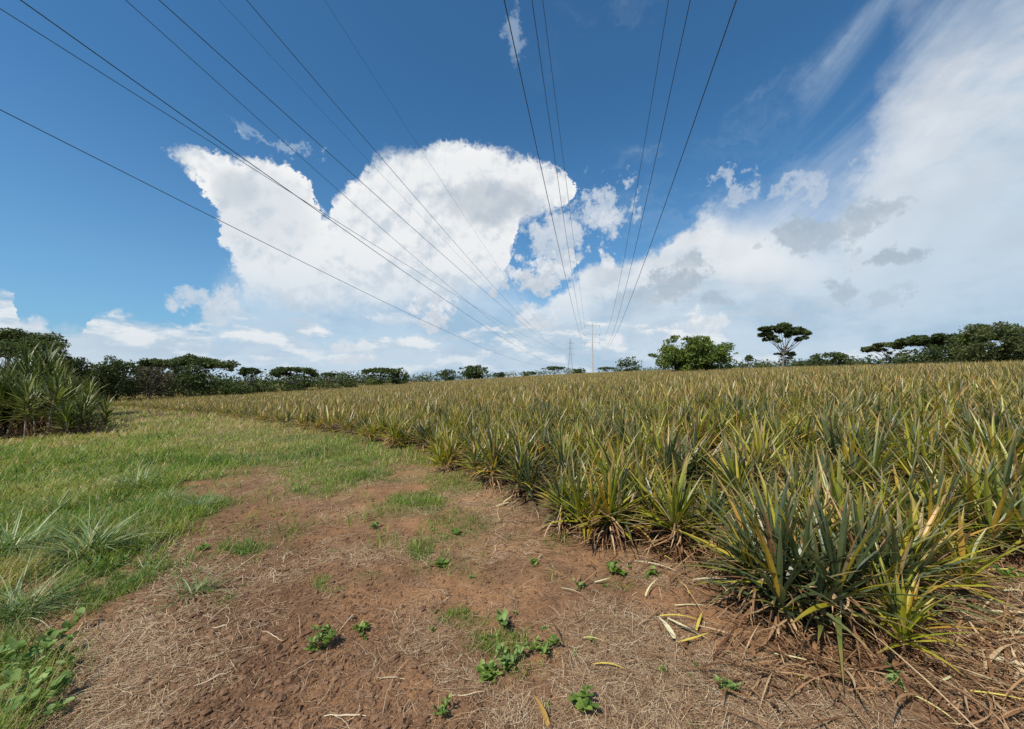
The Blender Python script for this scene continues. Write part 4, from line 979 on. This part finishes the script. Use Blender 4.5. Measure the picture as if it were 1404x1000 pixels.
cL = n.mix(n.ss(el, .12, .0, .05, .50), cL, col((.50, .63, .75)))
c = n.mix(mL, c, cL)
# --- single smaller clouds
def puff(px_, py_, rx, ry, top, low, amt=.9, edge=.35, rot=0.0, warp=1.0):
    edge = min(.95, edge + .35); warp = warp * 1.25
    global c
    mk, d2 = spot(px_, py_, rx, ry, edge, rot, warp, (n.m('ADD', n.m('MULTIPLY', wx, .6), n.m('MULTIPLY', fx_, 2.2)), n.m('ADD', n.m('MULTIPLY', wz, .6), n.m('MULTIPLY', fz_, 2.2))))
    e0 = ae(px_, py_)[1]; sy = ry / F
    cc = n.mix(n.ss(n.m('ADD', el, n.m('MULTIPLY', fz_, sy * 1.2)), e0 - sy * .7, e0 + sy * .35), low, top)
    cc = n.mix(n.ss(rel2, -.05, .07, 0, .45), n.mix(.5, cc, top), low)
    c = n.mix(n.m('MULTIPLY', mk, amt), c, cc)
TOPG = col((.70, .74, .79)); LOWG = col((.46, .535, .61)); DG = col((.38, .46, .54)); LW = col((.78, .81, .85))
for a in [(735, 372, 62, 24, LW, LOWG, .95), (758, 322, 34, 34, TOPG, MIDC, .85, .6), (832, 290, 34, 30, col((.62, .69, .77)), MIDC, .8, .7, .3, 1.2), (832, 312, 20, 18, LW, MIDC, .6, .7),
          (592, 430, 26, 20, LW, LOWG, .9), (730, 436, 28, 14, LW, LOWG, .8, .5), (540, 438, 34, 7, LW, MIDC, .6, .6), (300, 418, 34, 20, TOPG, MIDC, .8, .5), (257, 404, 20, 12, TOPG, MIDC, .7, .6), (405, 405, 30, 14, MIDC, LOWG, .45, .8),
          (1110, 318, 42, 24, DG, LOWG, .85, .5, -.3), (1185, 300, 30, 16, DG, LOWG, .8, .5, .2), (1228, 288, 34, 14, DG, LOWG, .7, .6, .3), (1222, 358, 36, 12, DG, LOWG, .8, .4), (1155, 400, 26, 15, DG, LOWG, .7, .5), (1215, 408, 32, 9, DG, LOWG, .5, .7, .4),
          (930, 385, 40, 20, DG, LOWG, .8, .45), (880, 404, 36, 10, DG, LOWG, .6, .6), (942, 356, 16, 9, DG, LOWG, .7, .5), (990, 411, 20, 7, DG, LOWG, .6, .6), (1040, 338, 6, 5, DG, LOWG, .5, .6),
          (1000, 262, 24, 26, TOPG, MIDC, .55, .8, .4, 1.6), (1105, 256, 30, 14, TOPG, MIDC, .45, .8, .1, 1.6), (705, 52, 14, 24, col((.40, .50, .63)), col((.30, .42, .57)), .55, .8, .4), (388, 203, 30, 9, col((.50, .62, .74)), MIDC, .45, .9, .2, 1.8), (350, 184, 22, 7, col((.5, .6, .72)), MIDC, .35, .9, -.3, 1.8),
          (965, 445, 34, 16, WHITE, MIDC, .85, .5), (62, 440, 14, 10, LW, MIDC, .7, .5), (470, 472, 30, 8, LW, MIDC, .7, .5), (475, 490, 26, 6, LW, MIDC, .7, .5), (1075, 428, 60, 10, MIDC, LOWG, .3, .9)]: puff(*a)
# below the horizon: dull earth light
c = n.mix(n.ss(el, -.01, -.04), c, col((.16, .13, .09)))
bg = n.new('ShaderNodeBackground'); n.put(bg.inputs[0], c); bg.inputs[1].default_value = .1
wo = n.new('ShaderNodeOutputWorld'); n.nt.links.new(bg.outputs[0], wo.inputs[0])
w.cycles.sampling_method = 'MANUAL'; w.cycles.sample_map_resolution = 512

scene.view_settings.view_transform = 'Standard'; scene.view_settings.look = 'None'; scene.view_settings.gamma = 1; scene.view_settings.exposure = 0.15
cy = scene.cycles; cy.max_bounces = 5; cy.diffuse_bounces = 3; cy.glossy_bounces = 2; cy.transmission_bounces = 3; cy.use_denoising = False
cy.caustics_reflective = False; cy.caustics_refractive = False
print('crop instances', NF)
